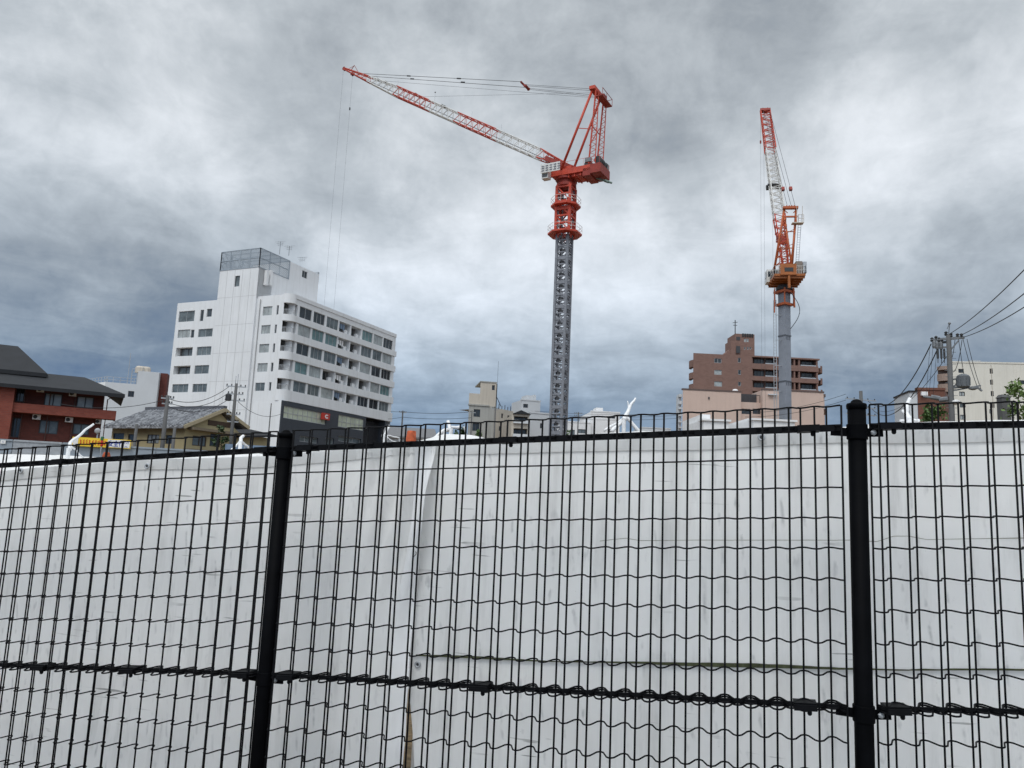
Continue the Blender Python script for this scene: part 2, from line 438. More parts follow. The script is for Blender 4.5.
def fence_panel(pan, u0, nper, label, dirn=1, phase=0.0, clips=()):
    t = thing('mesh_fence', label, 'fence panel', pan.P(u0, -pan.z-pan.sl*u0), 'black mesh fence panels')
    L = nper*PERIOD
    mb = MB()
    def wire(dz, r, w=1.0, n=5, flip=0):
        pts = []
        for i in range(int(nper*10)+1):
            x = i/10*PERIOD
            pts.append(pan.P(u0+dirn*x, dz, DEPTH/2*w*corr(2*math.pi*x/PERIOD+flip)))
        mb.poly(pts, r, n)
    k = 0; x = PERIOD*.25
    zt, zb = .068, -1.72
    while x < L+1e-6:
        o = DEPTH/2*corr(2*math.pi*x/PERIOD)
        jx = random.uniform(-.0012, .0012)
        mb.poly([pan.P(u0+dirn*(x+jx), zt, o+random.uniform(-.001, .001)), pan.P(u0+dirn*(x-jx), zb, o)], .0032, 6)
        x += PERIOD/2
    for x in (0.0, L):
        o = DEPTH/2*corr(2*math.pi*x/PERIOD)
        mb.poly([pan.P(u0+dirn*x, zt, o), pan.P(u0+dirn*x, zb, o)], .0032, 6)
    for i in range(1, 9): wire(-BAND*i/9, .0026)
    for i in range(1, 10): wire(-BAND-.0015*i-BAND*i/9, .0026)
    wire(zt, .0029)                                             # top loop
    mb.build('wire_mesh', M_black, t, smooth=True)
    # rail: bundle of corrugated wires with a flat bar
    rb = MB(); mb = rb
    for dz in (-.007, .006): wire(dz, .0030, 1.0)
    fbx = pan
    a, b = pan.P(u0, 0), pan.P(u0+dirn*L, 0)
    rb.bar(a, b, .010, .021)
    rb.build('top_rail', M_black, t, smooth=False)
    bb = MB(); mb = bb
    for dz, fl in ((-.012, math.pi), (-.006, 0), (-.001, math.pi), (.004, 0), (.010, 0)): wire(-BAND+dz, .0029, 1.0, 5, fl)
    bb.bar(pan.P(u0, -BAND-.001), pan.P(u0+dirn*L, -BAND-.001), .010, .013)
    bb.build('middle_band', M_black, t, smooth=False)
    for (u, dz) in clips:
        c = MB()
        uc = u0+dirn*u
        c.bar(pan.P(uc-.032, dz, 0), pan.P(uc+.032, dz, 0), .054, .021)
        c.bar(pan.P(uc-.032, dz, .034), pan.P(uc+.032, dz, .034), .006, .016)
        c.lathe(pan.P(uc+.012, dz-.024, .02), [(.004, 0), (.007, .004), (.007, .016)], 8)
        c.build('clip', M_black, t)
    return t
pM = Panel(PA, dM, ZA, slM); pR = Panel(PB, dR, ZB, slR); pL = Panel(PA, dL, ZA, slL)
fence_panel(pM, .030, 25.25, 'full width black wire mesh panel between the two thick black posts', 1, 0, ((.07, 0), (.07, -BAND), (.86, 0), (.80, -BAND), (1.83, 0), (1.81, -BAND)))
fence_panel(pL, -.036, 22.9, 'black wire mesh panel left of the left fence post, the farthest panel', -1, 0, ((.05, 0), (.05, -BAND), (.55, -BAND), (1.02, 0), (.98, -BAND)))
fence_panel(pR, .038, 9.6, 'black wire mesh panel right of the right fence post, cut off by the picture edge', 1, 0, ((.05, 0), (.05, -BAND)))

def fence_post(p, zr, label, arms, top=0.0):
    t = thing('fence_post', label, 'fence post', (p.x, p.y, 0), 'black fence posts')
    r = .0265
    m = MB()
    m.lathe((p.x, p.y, 0), [(r, -.2), (r, zr+top+.064)], 28)
    m.build('post', M_blackp, t, smooth=True).data.polygons[-1].use_smooth = False
    c = MB()
    prof = [(r+.0028, zr+top+.056), (r+.0032, zr+top+.068), (r+.001, zr+top+.072)]
    for i in range(1, 8):
        a = i/8*math.pi/2
        prof.append(((r-.009)*math.cos(a)+.0003, zr+top+.072+.014*math.sin(a)))
    c.lathe((p.x, p.y, 0), prof, 28)
    c.build('post_cap', M_blackp, t, smooth=True)
    for dz in (-.012, -BAND-.012):
        b = MB()
        b.lathe((p.x, p.y, 0), [(r+.003, zr+dz-.026), (r+.004, zr+dz-.024), (r+.004, zr+dz+.018), (r+.003, zr+dz+.02)], 28)
        for d in arms:
            b.bar((p.x+d.x*.030, p.y+d.y*.030, zr+dz-.004), (p.x+d.x*.075, p.y+d.y*.075, zr+dz-.002+.0), .006, .026)
        bo = b.build('bracket', M_blackp, t)
        for d in arms:
            q = MB()
            n = Vector((d.y, -d.x, 0))
            q.lathe(Vector((p.x+d.x*.046, p.y+d.y*.046, zr+dz-.004))+n*.003, [(.009, 0), (.009, .006), (.004, .010)], 6, n)
            q.build('bolt', M_galv, bo)
    return t
fence_post(PA, ZA, 'round black fence post with domed cap below the white apartment block', (dM, -dL), -.012)
fence_post(PB, ZB, 'round black fence post with domed cap at the right, the nearer and thicker looking one', (dR, -dM))

# ================================================================== WHITE SHEETING BEHIND THE FENCE
def sheet_material():
    m = bpy.data.materials.new('white_vinyl_sheet'); m.use_nodes = True
    N, L = m.node_tree.nodes, m.node_tree.links
    b = N['Principled BSDF']; b.inputs['Roughness'].default_value = .48; b.inputs['Specular IOR Level'].default_value = .35
    tc = N.new('ShaderNodeTexCoord')
    def noise(scale, sc, detail=5, rough=.6):
        mp = N.new('ShaderNodeMapping'); mp.inputs['Scale'].default_value = sc
        n = N.new('ShaderNodeTexNoise'); n.inputs['Scale'].default_value = scale; n.inputs['Detail'].default_value = detail; n.inputs['Roughness'].default_value = rough
        L.new(tc.outputs['UV'], mp.inputs[0]); L.new(mp.outputs[0], n.inputs['Vector'])
        return n.outputs['Fac']
    def ramp(src, p0, p1, v0, v1):
        r = N.new('ShaderNodeMapRange'); r.inputs['From Min'].default_value = p0; r.inputs['From Max'].default_value = p1
        r.inputs['To Min'].default_value = v0; r.inputs['To Max'].default_value = v1
        L.new(src, r.inputs['Value']); return r.outputs[0]
    def mul(a, bb):
        n = N.new('ShaderNodeMath'); n.operation = 'MULTIPLY'
        for i, v in enumerate((a, bb)):
            if isinstance(v, float): n.inputs[i].default_value = v
            else: L.new(v, n.inputs[i])
        return n.outputs[0]
    def mix(fac, a, col):
        x = N.new('ShaderNodeMix'); x.data_type = 'RGBA'; L.new(fac, x.inputs['Factor'])
        if isinstance(a, tuple): x.inputs['A'].default_value = a
        else: L.new(a, x.inputs['A'])
        x.inputs['B'].default_value = col; return x.outputs['Result']
    blot = ramp(noise(1.6, (1, 1, 1), 6, .6), .35, .68, 0, .55)
    c = mix(blot, (.93, .93, .92, 1), (.86, .87, .875, 1))
    # grey streaks down the sheet
    st = mul(ramp(noise(9, (1, .10, 1), 6, .65), .50, .74, 0, 1), ramp(noise(2.5, (1, 1.3, 1), 3), .36, .62, 0, .60))
    c = mix(st, c, (.42, .42, .41, 1))
    # rubbed marks: smudges in upright dashes
    sm = mul(ramp(noise(24, (1, .35, 1), 3, .5), .62, .74, 0, 1), ramp(noise(3.3, (1, 1, 1), 3), .42, .60, 0, .60))
    c = mix(sm, c, (.40, .41, .42, 1))
    # fine dark horizontal crease lines
    cz = mul(ramp(noise(52, (.07, 1, 1), 2, .4), .675, .70, 0, 1), ramp(noise(2.4, (1, 1, 1), 4), .50, .64, 0, .75))
    c = mix(cz, c, (.24, .24, .235, 1))
    # rub marks where the mesh of the fence has knocked against the sheet
    sx = N.new('ShaderNodeSeparateXYZ'); L.new(tc.outputs['UV'], sx.inputs[0])
    def m2(op, a, bb):
        n = N.new('ShaderNodeMath'); n.operation = op
        for i, v in enumerate((a, bb)):
            if isinstance(v, (int, float)): n.inputs[i].default_value = v
            else: L.new(v, n.inputs[i])
        return n.outputs[0]
    slant = m2('ADD', sx.outputs[0], m2('MULTIPLY', sx.outputs[1], .10))
    slant = m2('ADD', slant, m2('MULTIPLY', noise(9, (1, 1, 1), 2), .018))
    per = m2('ABSOLUTE', m2('SUBTRACT', m2('FRACT', m2('MULTIPLY', slant, 1/.0775), 0), .5), 0)
    rub = mul(ramp(per, .0, .11, 1, 0), ramp(noise(15, (.9, .8, 1), 3, .55), .52, .66, 0, 1))
    c = mix(mul(rub, ramp(noise(2.1, (1, 1, 1), 3), .34, .6, .08, .62)), c, (.38, .39, .40, 1))
    sp = ramp(noise(160, (1, 1, 1), 2, .5), .73, .78, 0, .55)
    c = mix(sp, c, (.30, .29, .27, 1))
    L.new(c, b.inputs['Base Color'])
    bp = N.new('ShaderNodeBump'); bp.inputs['Strength'].default_value = .5; bp.inputs['Distance'].default_value = .012
    hs = N.new('ShaderNodeMath'); hs.operation = 'ADD'
    L.new(noise(5, (1, .3, 1), 4, .55), hs.inputs[0]); L.new(mul(noise(30, (1, .6, 1), 4, .6), .22), hs.inputs[1])
    L.new(hs.outputs[0], bp.inputs['Height']); L.new(bp.outputs[0], b.inputs['Normal'])
    tr = N.new('ShaderNodeBsdfTranslucent'); L.new(c, tr.inputs['Color'])
    ms = N.new('ShaderNodeMixShader'); ms.inputs[0].default_value = .22
    L.new(b.outputs[0], ms.inputs[1]); L.new(tr.outputs[0], ms.inputs[2]); L.new(ms.outputs[0], N['Material Output'].inputs['Surface'])
    return m
M_sheet = sheet_material()
# plan line of the sheeting: the fence line, moved back
def fence_line(s):
    """s metres along the fence from the left post; returns plan point, normal towards the road, rail height"""
    if s < 0: p, d, z = PA+dL*s, dL, ZA+slL*s
    elif s <= 2: p, d, z = PA+dM*s, dM, ZA+slM*s
    else: p, d, z = PB+dR*(s-2), dR, ZB+slR*(s-2)
    # soften the bends
    def dd(x): return dL if x < 0 else dM if x < 2 else dR
    d = sum((dd(s+k*.12) for k in range(-3, 4)), Vector((0, 0, 0))).normalized()
    return p, Vector((d.y, -d.x, 0)), z
from mathutils import noise as mn
def drape(x, z, seed=0.0):
    v = .012*mn.noise(Vector((x*1.7+seed, z*.7, seed)))+.006*mn.noise(Vector((x*5.5+seed, z*1.2, 3.3+seed)))+.002*mn.noise(Vector((x*17, z*6, seed)))
    v += .004*mn.noise(Vector((x*2.2-z*2.5, z*3.1+x*2, seed+8)))
    return v
TIES = [-2.3, -1.72, -1.08, -.5, .05, .55, 1.15, 1.75, 2.35, 2.9]
def hemdrop(s):
    """the hem hangs in shallow scallops between its ties"""
    for a, b in zip(TIES[:-1], TIES[1:]):
        if a <= s <= b:
            x = (s-a)/(b-a); return .018*4*x*(1-x)
    return 0
def sheet(label, edge0, edge1, top, bot, off, seed, hem=True, folds=(), name='tarpaulin'):
    """edge0/edge1: s of the left and right edge as a function of height z; top(s) and bot(s): heights"""
    NU, NV = 190, 110
    mb = MB()
    uv = []
    for j in range(NV+1):
        fv = j/NV
        for i in range(NU+1):
            fu = i/NU
            s0 = edge0(.5)*(1-fu)+edge1(.5)*fu
            z = bot(s0)*(1-fv)+top(s0)*fv
            s = edge0(z)*(1-fu)+edge1(z)*fu
            p, n, zr = fence_line(s)
            o = -off+drape(s, z, seed)
            for f in folds: o += f(s, z)
            if hem and fv > .9:
                hz_ = (top(s0)-z)
                o += .007*max(0, 1-hz_/.05)                 # leans out towards the top
            mb.v.append(p+n*o+Vector((0, 0, z)))
            uv.append((s, z))
    for j in range(NV):
        for i in range(NU):
            a = j*(NU+1)+i; mb.f.append((a, a+1, a+NU+2, a+NU+1))
    hb = None
    if hem:
        hb = MB(); huv = []
        for i in range(241):
            s0 = edge0(1.7)+(edge1(1.7)-edge0(1.7))*i/240
            p, n, zr = fence_line(s0); zt = top(s0)
            hw = .046+.006*mn.noise(Vector((s0*1.9, seed, 2)))
            for f, oo in ((0, -.006), (0, .0105), (.5, .008), (.97, .0055), (1, .002)):
                z = zt+.002-hw*f; o = -off+drape(s0, z, seed)+oo+.007*(1-f)
                for fn in folds: o += fn(s0, z)
                hb.v.append(p+n*o+Vector((0, 0, z))); huv.append((s0*1.0, z+3))
        for i in range(240):
            for j in range(4):
                a = i*5+j; hb.f.append((a, a+1, a+6, a+5))
    loc = fence_line((edge0(.5)+edge1(.5))/2)[0]
    t = mb.build(name, M_sheet, None, (loc.x, loc.y, 0), smooth=True)
    ul = t.data.uv_layers.new(name='UVMap')
    for lp in t.data.loops: ul.data[lp.index].uv = uv[lp.vertex_index]
    if hb:
        ho = hb.build('top_hem', M_sheet, t)
        ul = ho.data.uv_layers.new(name='UVMap')
        for lp in ho.data.loops: ul.data[lp.index].uv = huv[lp.vertex_index]
    return tag(t, label, 'tarpaulin', 'white sheets along the fence')
def survey(px, py, off):
    """where a sight line meets the plane hung `off` metres behind the fence: (s along the fence, height)"""
    v = ray(px, py); best = None
    for k in range(-2000, 1800):
        ss = k/500
        p, n, zr = fence_line(ss); q = p-n*off
        if q.dot(Vector((v.x, v.y, 0))) < 0: continue
        c = abs(q.x*v.y-q.y*v.x)
        if best is None or c < best[0]: best = (c, ss, q)
    return best[1], EYE+v.z/math.hypot(v.x, v.y)*math.hypot(best[2].x, best[2].y)
def interp(tab, x):
    if x <= tab[0][0]: (a, fa), (b, fb) = tab[0], tab[1]
    elif x >= tab[-1][0]: (a, fa), (b, fb) = tab[-2], tab[-1]
    else:
        for (a, fa), (b, fb) in zip(tab[:-1], tab[1:]):
            if a <= x <= b: break
    return fa+(fb-fa)*(x-a)/(b-a)
TOPS = [survey(x, y, .31) for x, y in ((-60, 475), (0, 472.5), (45, 468), (75, 466), (150, 460), (210, 459), (270, 457), (330, 451.5), (400, 445), (435, 443.5), (480, 442.5), (560, 440), (640, 438.5), (700, 437.5), (760, 434), (810, 431), (845, 430), (880, 430), (950, 429.5), (1024, 428), (1080, 427))]
SEAMS = [survey(x, y, .33) for x, y in ((400, 654), (430, 656), (560, 660), (640, 662), (720, 665), (850, 669), (1024, 670))]
EDGES = sorted((z, ss) for ss, z in (survey(x, y, .30) for x, y in ((437, 442), (433, 480), (425, 530), (419, 570), (413, 620), (410, 660), (408, 700), (405, 735), (402.5, 770))))
def toph(s): return interp(TOPS, s)
def seamz(s): return interp(SEAMS, s)-.0015*math.sin(s*9)
def edgeL(z): return interp(EDGES, z)+.0015*math.sin(z*31)
EDGE3 = sorted((z, ss) for ss, z in (survey(x, y, .336) for x, y in ((404, 600), (408, 680), (409.5, 700), (411.5, 720), (413, 745), (414.5, 775))))
def gather(s, z):
    """creases running to the tie near the sheet's right edge"""
    k = max(0, 1-abs(s-.40)/.30); h = max(0, min(1, (z-1.0)/.6))
    return (.042)*k*h*math.sin((s-.40+(1.75-z)*.24)*58)+.03*max(0, 1-abs(s-.44)/.10)*h
def bulge(s, z): return .02*math.exp(-((s-1.2)/.5)**2)*math.exp(-((z-1.0)/.3)**2)
sh1 = sheet('dirty white vinyl sheet with a loose creased right edge, behind the left fence post', lambda z: -2.5, edgeL, toph, lambda s: .03, .30, 1.7, True, (gather,))
sh2 = sheet('upper white vinyl sheet right of the loose edge, with a green stained bottom hem', lambda z: edgeL(z)-.03, lambda z: 3.0, toph, lambda s: seamz(s)-.004, .33, 5.1, True, (bulge,))
sh3 = sheet('lower white vinyl sheet tucked under the green stained hem', lambda z: interp(EDGE3, z), lambda z: 3.0, lambda s: seamz(s)+.05, lambda s: .03, .336, 5.1, False, (lambda s, z: bulge(s, z)-.004,))
# stained hem of the upper sheet
hm = MB(); uvp = []
for i in range(161):
    s = edgeL(1.05)+.01+i/160*2.4
    p, n, zr = fence_line(s)
    th = .004+.006*max(0, mn.noise(Vector((s*2.2, .3, 9)))+.25)+.002*mn.noise(Vector((s*19, 1, 2)))+.008*math.exp(-((s-1.65)/.38)**2)
    z = seamz(s); o = -.33+drape(s, z, 5.1)+bulge(s, z)+.003
    hm.v += [p+n*o+Vector((0, 0, z-.003)), p+n*(o+.002)+Vector((0, 0, z-.003+max(.002, th)))]
for i in range(160): hm.f.append((2*i, 2*i+2, 2*i+3, 2*i+1))
hm.build('hem', M_moss, sh2, (WPOS[sh2.name]), smooth=True)
M_sheetc = mat('pale_edge_vinyl', (.90, .905, .91), .45, var=.03, scale=5, bump=.15)  # paler than the sheet, for the strip along its loose edge
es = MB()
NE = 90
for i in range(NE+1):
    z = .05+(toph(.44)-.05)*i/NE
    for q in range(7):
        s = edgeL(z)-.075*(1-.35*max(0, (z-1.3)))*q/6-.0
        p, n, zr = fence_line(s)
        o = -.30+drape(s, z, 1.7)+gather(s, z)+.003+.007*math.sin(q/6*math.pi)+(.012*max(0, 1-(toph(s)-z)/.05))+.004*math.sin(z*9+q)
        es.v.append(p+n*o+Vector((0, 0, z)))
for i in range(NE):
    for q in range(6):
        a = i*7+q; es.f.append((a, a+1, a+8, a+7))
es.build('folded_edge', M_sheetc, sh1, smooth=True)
WELD = [survey(x, y, .33) for x, y in ((600, 541), (626, 538), (640, 540.5), (700, 540), (850, 540), (876, 541.5), (893, 536), (908, 536), (926, 539.5), (1024, 538), (1060, 538))]
wm = MB()
for i in range(161):
    s = WELD[0][0]+(WELD[-1][0]-WELD[0][0])*i/160
    p, n, zr = fence_line(s); z = interp(WELD, s); o = -.33+drape(s, z, 5.1)+bulge(s, z)+.0035
    th = .0009+.0009*max(0, mn.noise(Vector((s*4, 2, 6))))
    wm.v += [p+n*o+Vector((0, 0, z-th)), p+n*(o+.001)+Vector((0, 0, z+th))]
for i in range(160): wm.f.append((2*i, 2*i+2, 2*i+3, 2*i+1))
wm.build('welded_seam', mat('dirty_seam', (.33, .33, .27), .9, var=.3, scale=20), sh2, smooth=True)
# eyelets and dark rings on the hems
def eyelet(sheet_o, px, py, off):
    # find s for this direction
    v = ray(px, py); best = None
    for k in range(-500, 600):
        s = k/200
        p, n, zr = fence_line(s); q = p-n*off
        c = q.x*v.y-q.y*v.x
        if best is None or abs(c) < best[0]: best = (abs(c), s, q, n)
    _, s, q, n = best
    z = EYE+v.z/math.hypot(v.x, v.y)*math.hypot(q.x, q.y)
    m = MB(); c = q+Vector((0, 0, z))+n*.022
    prof = []
    for k in range(17):
        a = k/16*2*math.pi
        prof.append((.0095+.004*math.cos(a), .003*math.sin(a)))
    m.lathe(c, prof, 16, n)
    m.build('eyelet', M_galv, sheet_o)
    d = MB(); d.lathe(c, [(.0055, -.001), (.0055, .001)], 12, n); d.build('eyelet_hole', M_dark, sheet_o)
eyelet(sh2, 760.5, 438, .33); eyelet(sh1, 151, 466.5, .30); eyelet(sh2, 420, 663.5, .352); eyelet(sh1, 25, 471, .30)
# small black squiggle mark on the loose edge
MS, MZ = survey(419, 551, .30)
p, n, zr = fence_line(MS)
sq = []
zc = 1.55-.0+(-.222)
for k in range(25):
    a = k/24
    x = .0045*math.cos(a*2*math.pi*.9+.4); 
    sq.append(p+n*(-.30+drape(MS, MZ, 1.7)+gather(MS, MZ)+.008)+dM*(.006*math.sin(a*4.6+.5))+Vector((0, 0, MZ-.028*a)))
mk = MB(); mk.poly(sq, .0014, 5); mk.build('printed_mark', M_dark, sh1)

# bright back slope: a second sheet laid over the bracing behind the first
def back_sheet():
    ctrl = [(-60, 453), (0, 454), (60, 455), (100, 457.5), (140, 458.5), (200, 457), (240, 452), (270, 449.5), (300, 452.5), (340, 448), (383, 443.5), (405, 444), (430, 438), (445, 434), (470, 435), (490, 439), (540, 438), (590, 434), (640, 431), (700, 433.5), (760, 431), (820, 428.5), (850, 426.5), (870, 424), (940, 421.5), (1000, 420), (1060, 419)]
    mb = MB(); uv = []
    NV = 14
    xs = []
    for (a, b) in zip(ctrl[:-1], ctrl[1:]):
        k = max(2, int((b[0]-a[0])/6))
        for i in range(k): xs.append((a[0]+(b[0]-a[0])*i/k, a[1]+(b[1]-a[1])*i/k))
    for (x, y) in xs:
        v = ray(x, y); hd = math.hypot(v.x, v.y)
        # intersect with the line 0.95 m behind the fence
        best = None
        for k in range(-900, 800):
            s = k/200
            p, n, zr = fence_line(s); q = p-n*.95
            c = q.x*v.y-q.y*v.x
            if best is None or abs(c) < best[0]: best = (abs(c), s, q, n, zr)
        _, s, q, n, zr = best
        zt = EYE+v.z/hd*math.hypot(q.x, q.y)+.004*mn.noise(Vector((s*9, 2, 1)))
        pf = fence_line(s)[0]
        for j in range(NV+1):
            f = j/NV
            o = -.36-(.95-.36)*f
            z = (toph(s)-.012)*(1-f)+zt*f-.02*math.sin(f*math.pi)+.010*mn.noise(Vector((s*5, f*3, 4)))*math.sin(f*math.pi)
            mb.v.append(pf+n*o+Vector((0, 0, z))); uv.append((s, z+f))
    W = NV+1
    for i in range(len(xs)-1):
        for j in range(W-1):
            a = i*W+j; mb.f.append((a, a+W, a+W+1, a+1))
    t = mb.build('tarpaulin', M_sheet, None, (0, 4, 0), smooth=True)
    ul = t.data.uv_layers.new(name='UVMap')
    for lp in t.data.loops: ul.data[lp.index].uv = uv[lp.vertex_index]
    tag(t, 'bright white sheet sloping back above the hem along the top rail', 'tarpaulin')
back_sheet()

# pipe ends wrapped in white sheet that stick up behind the fence
def wrapped(label, legs, dist, name='wrapped_pole', cat='pole'):
    """legs: (points in picture survey, r0, r1)"""
    base = at(*legs[0][0][0], dist)
    t = thing(name, label, cat, (base.x, base.y, 0), 'sheet wrapped pipe ends behind the fence')
    for i, (pts, r0, r1) in enumerate(legs):
        m = MB()
        P = [at(x, y, dist*(1+.004*k)) for k, (x, y) in enumerate(pts)]
        Q = []
        for a, b in zip(P[:-1], P[1:]):
            for k in range(5): Q.append(a+(b-a)*k/5)
        Q.append(P[-1])
        for k, q in enumerate(Q): q += Vector((mn.noise(q*23), mn.noise(q*29), mn.noise(q*31)))*.006
        m.poly(Q, r0*.72, 8, r2=r1*.72)
        m.build('wrapped_end' if i == 0 else 'brace', M_pipew, t, smooth=True)
    p = MB(); b0 = at(*legs[0][0][0], dist)
    p.tube((b0.x, b0.y, 0), (b0.x, b0.y, b0.z+.01), .010, 10)
    p.build('pipe', M_pipew, t)
    return t
wrapped('white twisted sheet end in front of the yellow banner, pointing up to the right', [([(68.5, 450), (70.5, 443), (77, 437.5), (84, 431), (93.5, 424)], .014, .0075), ([(70, 445), (78, 452), (84, 458)], .006, .006)], 4.6)
wrapped('white wrapped pipe end on a small triangle of braces by the ochre house', [([(240.5, 443), (241.5, 438), (243.5, 435.5)], .014, .011), ([(229, 453), (236, 446), (241, 440), (247, 445), (252, 452)], .007, .008), ([(231, 451), (241, 451.5), (251, 451)], .008, .007)], 4.3)
wrapped('white wrapped pipe end near the foot of the charcoal wall', [([(384, 436), (386.5, 431), (390, 425.5)], .010, .010), ([(385, 444), (387, 436), (393, 437), (399, 438), (399, 444)], .005, .005), ([(387, 437), (393, 442), (399, 444)], .004, .004)], 4.1)
wrapped('rounded white wrapped pipe end left of the grey concrete building', [([(451, 430), (449, 427), (448.5, 421)], .012, .013), ([(444, 443), (445, 432), (450, 428), (460, 427)], .008, .012), ([(463, 427), (466, 434), (470, 441)], .005, .006)], 4.0)
wrapped('tall pointed white sheet spike in front of the low white building', [([(624, 420), (627, 414), (631, 405), (635.5, 397.5)], .019, .006), ([(612, 432), (619, 424), (625, 417), (629, 412), (628, 401)], .014, .003), ([(625, 416), (634, 425), (640, 433)], .010, .014), ([(604, 431), (613, 425), (622, 419)], .008, .008)], 3.8)
wrapped('white gathered sheet bundle beside the narrow brown building', [([(909, 420), (906, 413), (907, 405), (910, 398)], .016, .010), ([(902, 410), (908, 416), (914, 421), (919, 420)], .008, .010), ([(900, 421), (909, 420), (917, 420)], .007, .007)], 3.6)
wrapped('crumpled white sheet peak left of the black fence panel middle, before the orange sheet', [([(432, 440), (440, 434), (446, 430), (452, 429)], .012, .016), ([(428, 443), (437, 438), (446, 434)], .010, .012)], 4.05)

# ================================================================== WHITE APARTMENT BLOCK
def zb(x, y): return (150+x/3.492, 230+y/3.491)
dB = Vector((math.sin(R_(24)), math.cos(R_(24)), 0)); dA = Vector((-dB.y, dB.x, 0))
Cpt = at(*zb(477, 400), 112); Cpt.z = 0
FA = Fac(Cpt, dA, Vector((-dB.x, -dB.y, 0))); FB = Fac(Cpt, dB, Vector((-dA.x, -dA.y, 0)))
def zrect(F, x0, x1, y0, y1):
    a = zb(x0, y0); b = zb(x1, y1); r = F.rect(a[0], b[0], a[1], b[1])
    return (min(r[0], r[1]), max(r[0], r[1]), r[2], r[3])
apt = thing('apartment_block', 'large white apartment block with rounded balcony corner and roof tower', 'apartment block', (Cpt.x, Cpt.y, 0))
ZR = FB.uz(*zb(497, 224))[1]
uE = FB.uz(*zb(856, 420))[0]
uW = FA.uz(*zb(92, 300))[0]
RAD = 1.1
pal = [M_glass_dark, M_glass_mid, M_glass_pale, M_glass_mid, M_glass_teal, M_glass_dark, M_glass_pale]
rowsB = [zrect(FB, 518, 562, a, b)[2:] for a, b in ((271, 311), (334, 374), (400, 440), (467, 506), (534, 572))]
baysB = [zrect(FB, a, b, 330+(a-500)*.33, 340+(a-500)*.33)[:2] for a, b in ((518, 562), (567, 608), (613, 655), (657, 697), (699, 735), (738, 775), (778, 810), (812, 845))]
uCor = zrect(FB, 470, 515, 280, 290)[1]
zBase = FB.uz(*zb(600, 622))[1]
holesB = []
for r, (z0, z1) in enumerate(rowsB):
    for k, (u0, u1) in enumerate(baysB):
        bal = k in (3, 4) or (r == 3 and k in (2, 5)) or (r == 0 and k == 3)
        holesB.append((u0, u1, z0, z1, 1.3 if bal else .22, r, k))
    holesB.append((RAD, uCor, z0, z1, 1.4, r, -1))
w = MB()
baseH = (RAD*.4, zrect(FB, 455, 818, 700, 705)[1], 0, zBase, .02)
wall(w, FB, RAD, uE, zBase, ZR, holesB)
# spandrel ledges stand a little proud
for r, (z0, z1) in enumerate(rowsB):
    zlow = rowsB[r+1][1] if r < 4 else zBase
    fbox(w, FB, RAD, uE+.25, zlow+.03, z0-.02, .003, .16)
fbox(w, FB, RAD, uE+.05, ZR-.45, ZR+.12, .003, .10)
# rounded corner
cc = Cpt+dA*RAD+dB*RAD
NS = 8
def arcp(k, z, rr=RAD):
    a = k/NS*math.pi/2
    return cc+FB.n*rr*math.cos(a)+FA.n*rr*math.sin(a)+Vector((0, 0, z))
bands = [(rowsB[0][1], ZR+.12)]+[(rowsB[r+1][1] if r < 4 else zBase, rowsB[r][0]) for r in range(5)]
for (z0, z1) in bands:
    for k in range(NS):
        w.quad(arcp(k, z0, RAD+.16), arcp(k+1, z0, RAD+.16), arcp(k+1, z1, RAD+.16), arcp(k, z1, RAD+.16))
        w.quad(arcp(k, z1, RAD+.16), arcp(k+1, z1, RAD+.16), arcp(k+1, z1, RAD-.1), arcp(k, z1, RAD-.1))
        w.quad(arcp(k, z0, RAD+.16), arcp(k+1, z0, RAD+.16), cc+Vector((0, 0, z0)), cc+Vector((0, 0, z0)))
        w.quad(arcp(k, z1-.02, RAD), arcp(k+1, z1-.02, RAD), cc+Vector((0, 0, z1-.02)), cc+Vector((0, 0, z1-.02)))
# left face
holesA = []
winA = []
for (x0, x1, y0, y1, kind) in [(100, 155, 283, 320, 1), (97, 140, 348, 376, 1), (142, 154, 348, 376, 0), (90, 148, 410, 440, 2), (82, 140, 474, 503, 2), (77, 133, 538, 567, 1),
        (175, 187, 279, 318, 0), (198, 216, 275, 303, 0), (168, 218, 345, 373, 1), (163, 213, 407, 437, 1), (155, 205, 472, 502, 1), (148, 198, 537, 566, 1),
        (394, 426, 267, 298, 1), (388, 420, 332, 362, 3), (381, 415, 398, 428, 3), (375, 410, 465, 495, 3), (367, 400, 533, 562, 1),
        (442, 449, 263, 295, 0), (435, 442, 330, 360, 0), (429, 436, 396, 427, 0), (422, 430, 463, 494, 0), (415, 423, 531, 561, 0)]:
    h = zrect(FA, x0, x1, y0, y1); winA.append((h, kind))
    holesA.append((*h, .9 if kind == 2 else .2))
wall(w, FA, RAD, uW, zBase, ZR, holesA)
wall(w, FA, .02, uW, 0, zBase-.002)
# back walls and roof
Q = [FA.P(uW, 0), FA.P(uW, 0)+dB*uE, FB.P(uE, 0)]
up = Vector((0, 0, ZR))
w.quad(Q[0], Q[0]+up, Q[1]+up, Q[1]); w.quad(Q[1], Q[1]+up, Q[2]+up, Q[2])
w.quad(FA.P(RAD, ZR-.25), FA.P(uW, ZR-.25), Q[1]+Vector((0, 0, ZR-.25)), FB.P(uE, ZR-.25), FB.P(RAD, ZR-.25))
w.build('wall', M_white, apt)
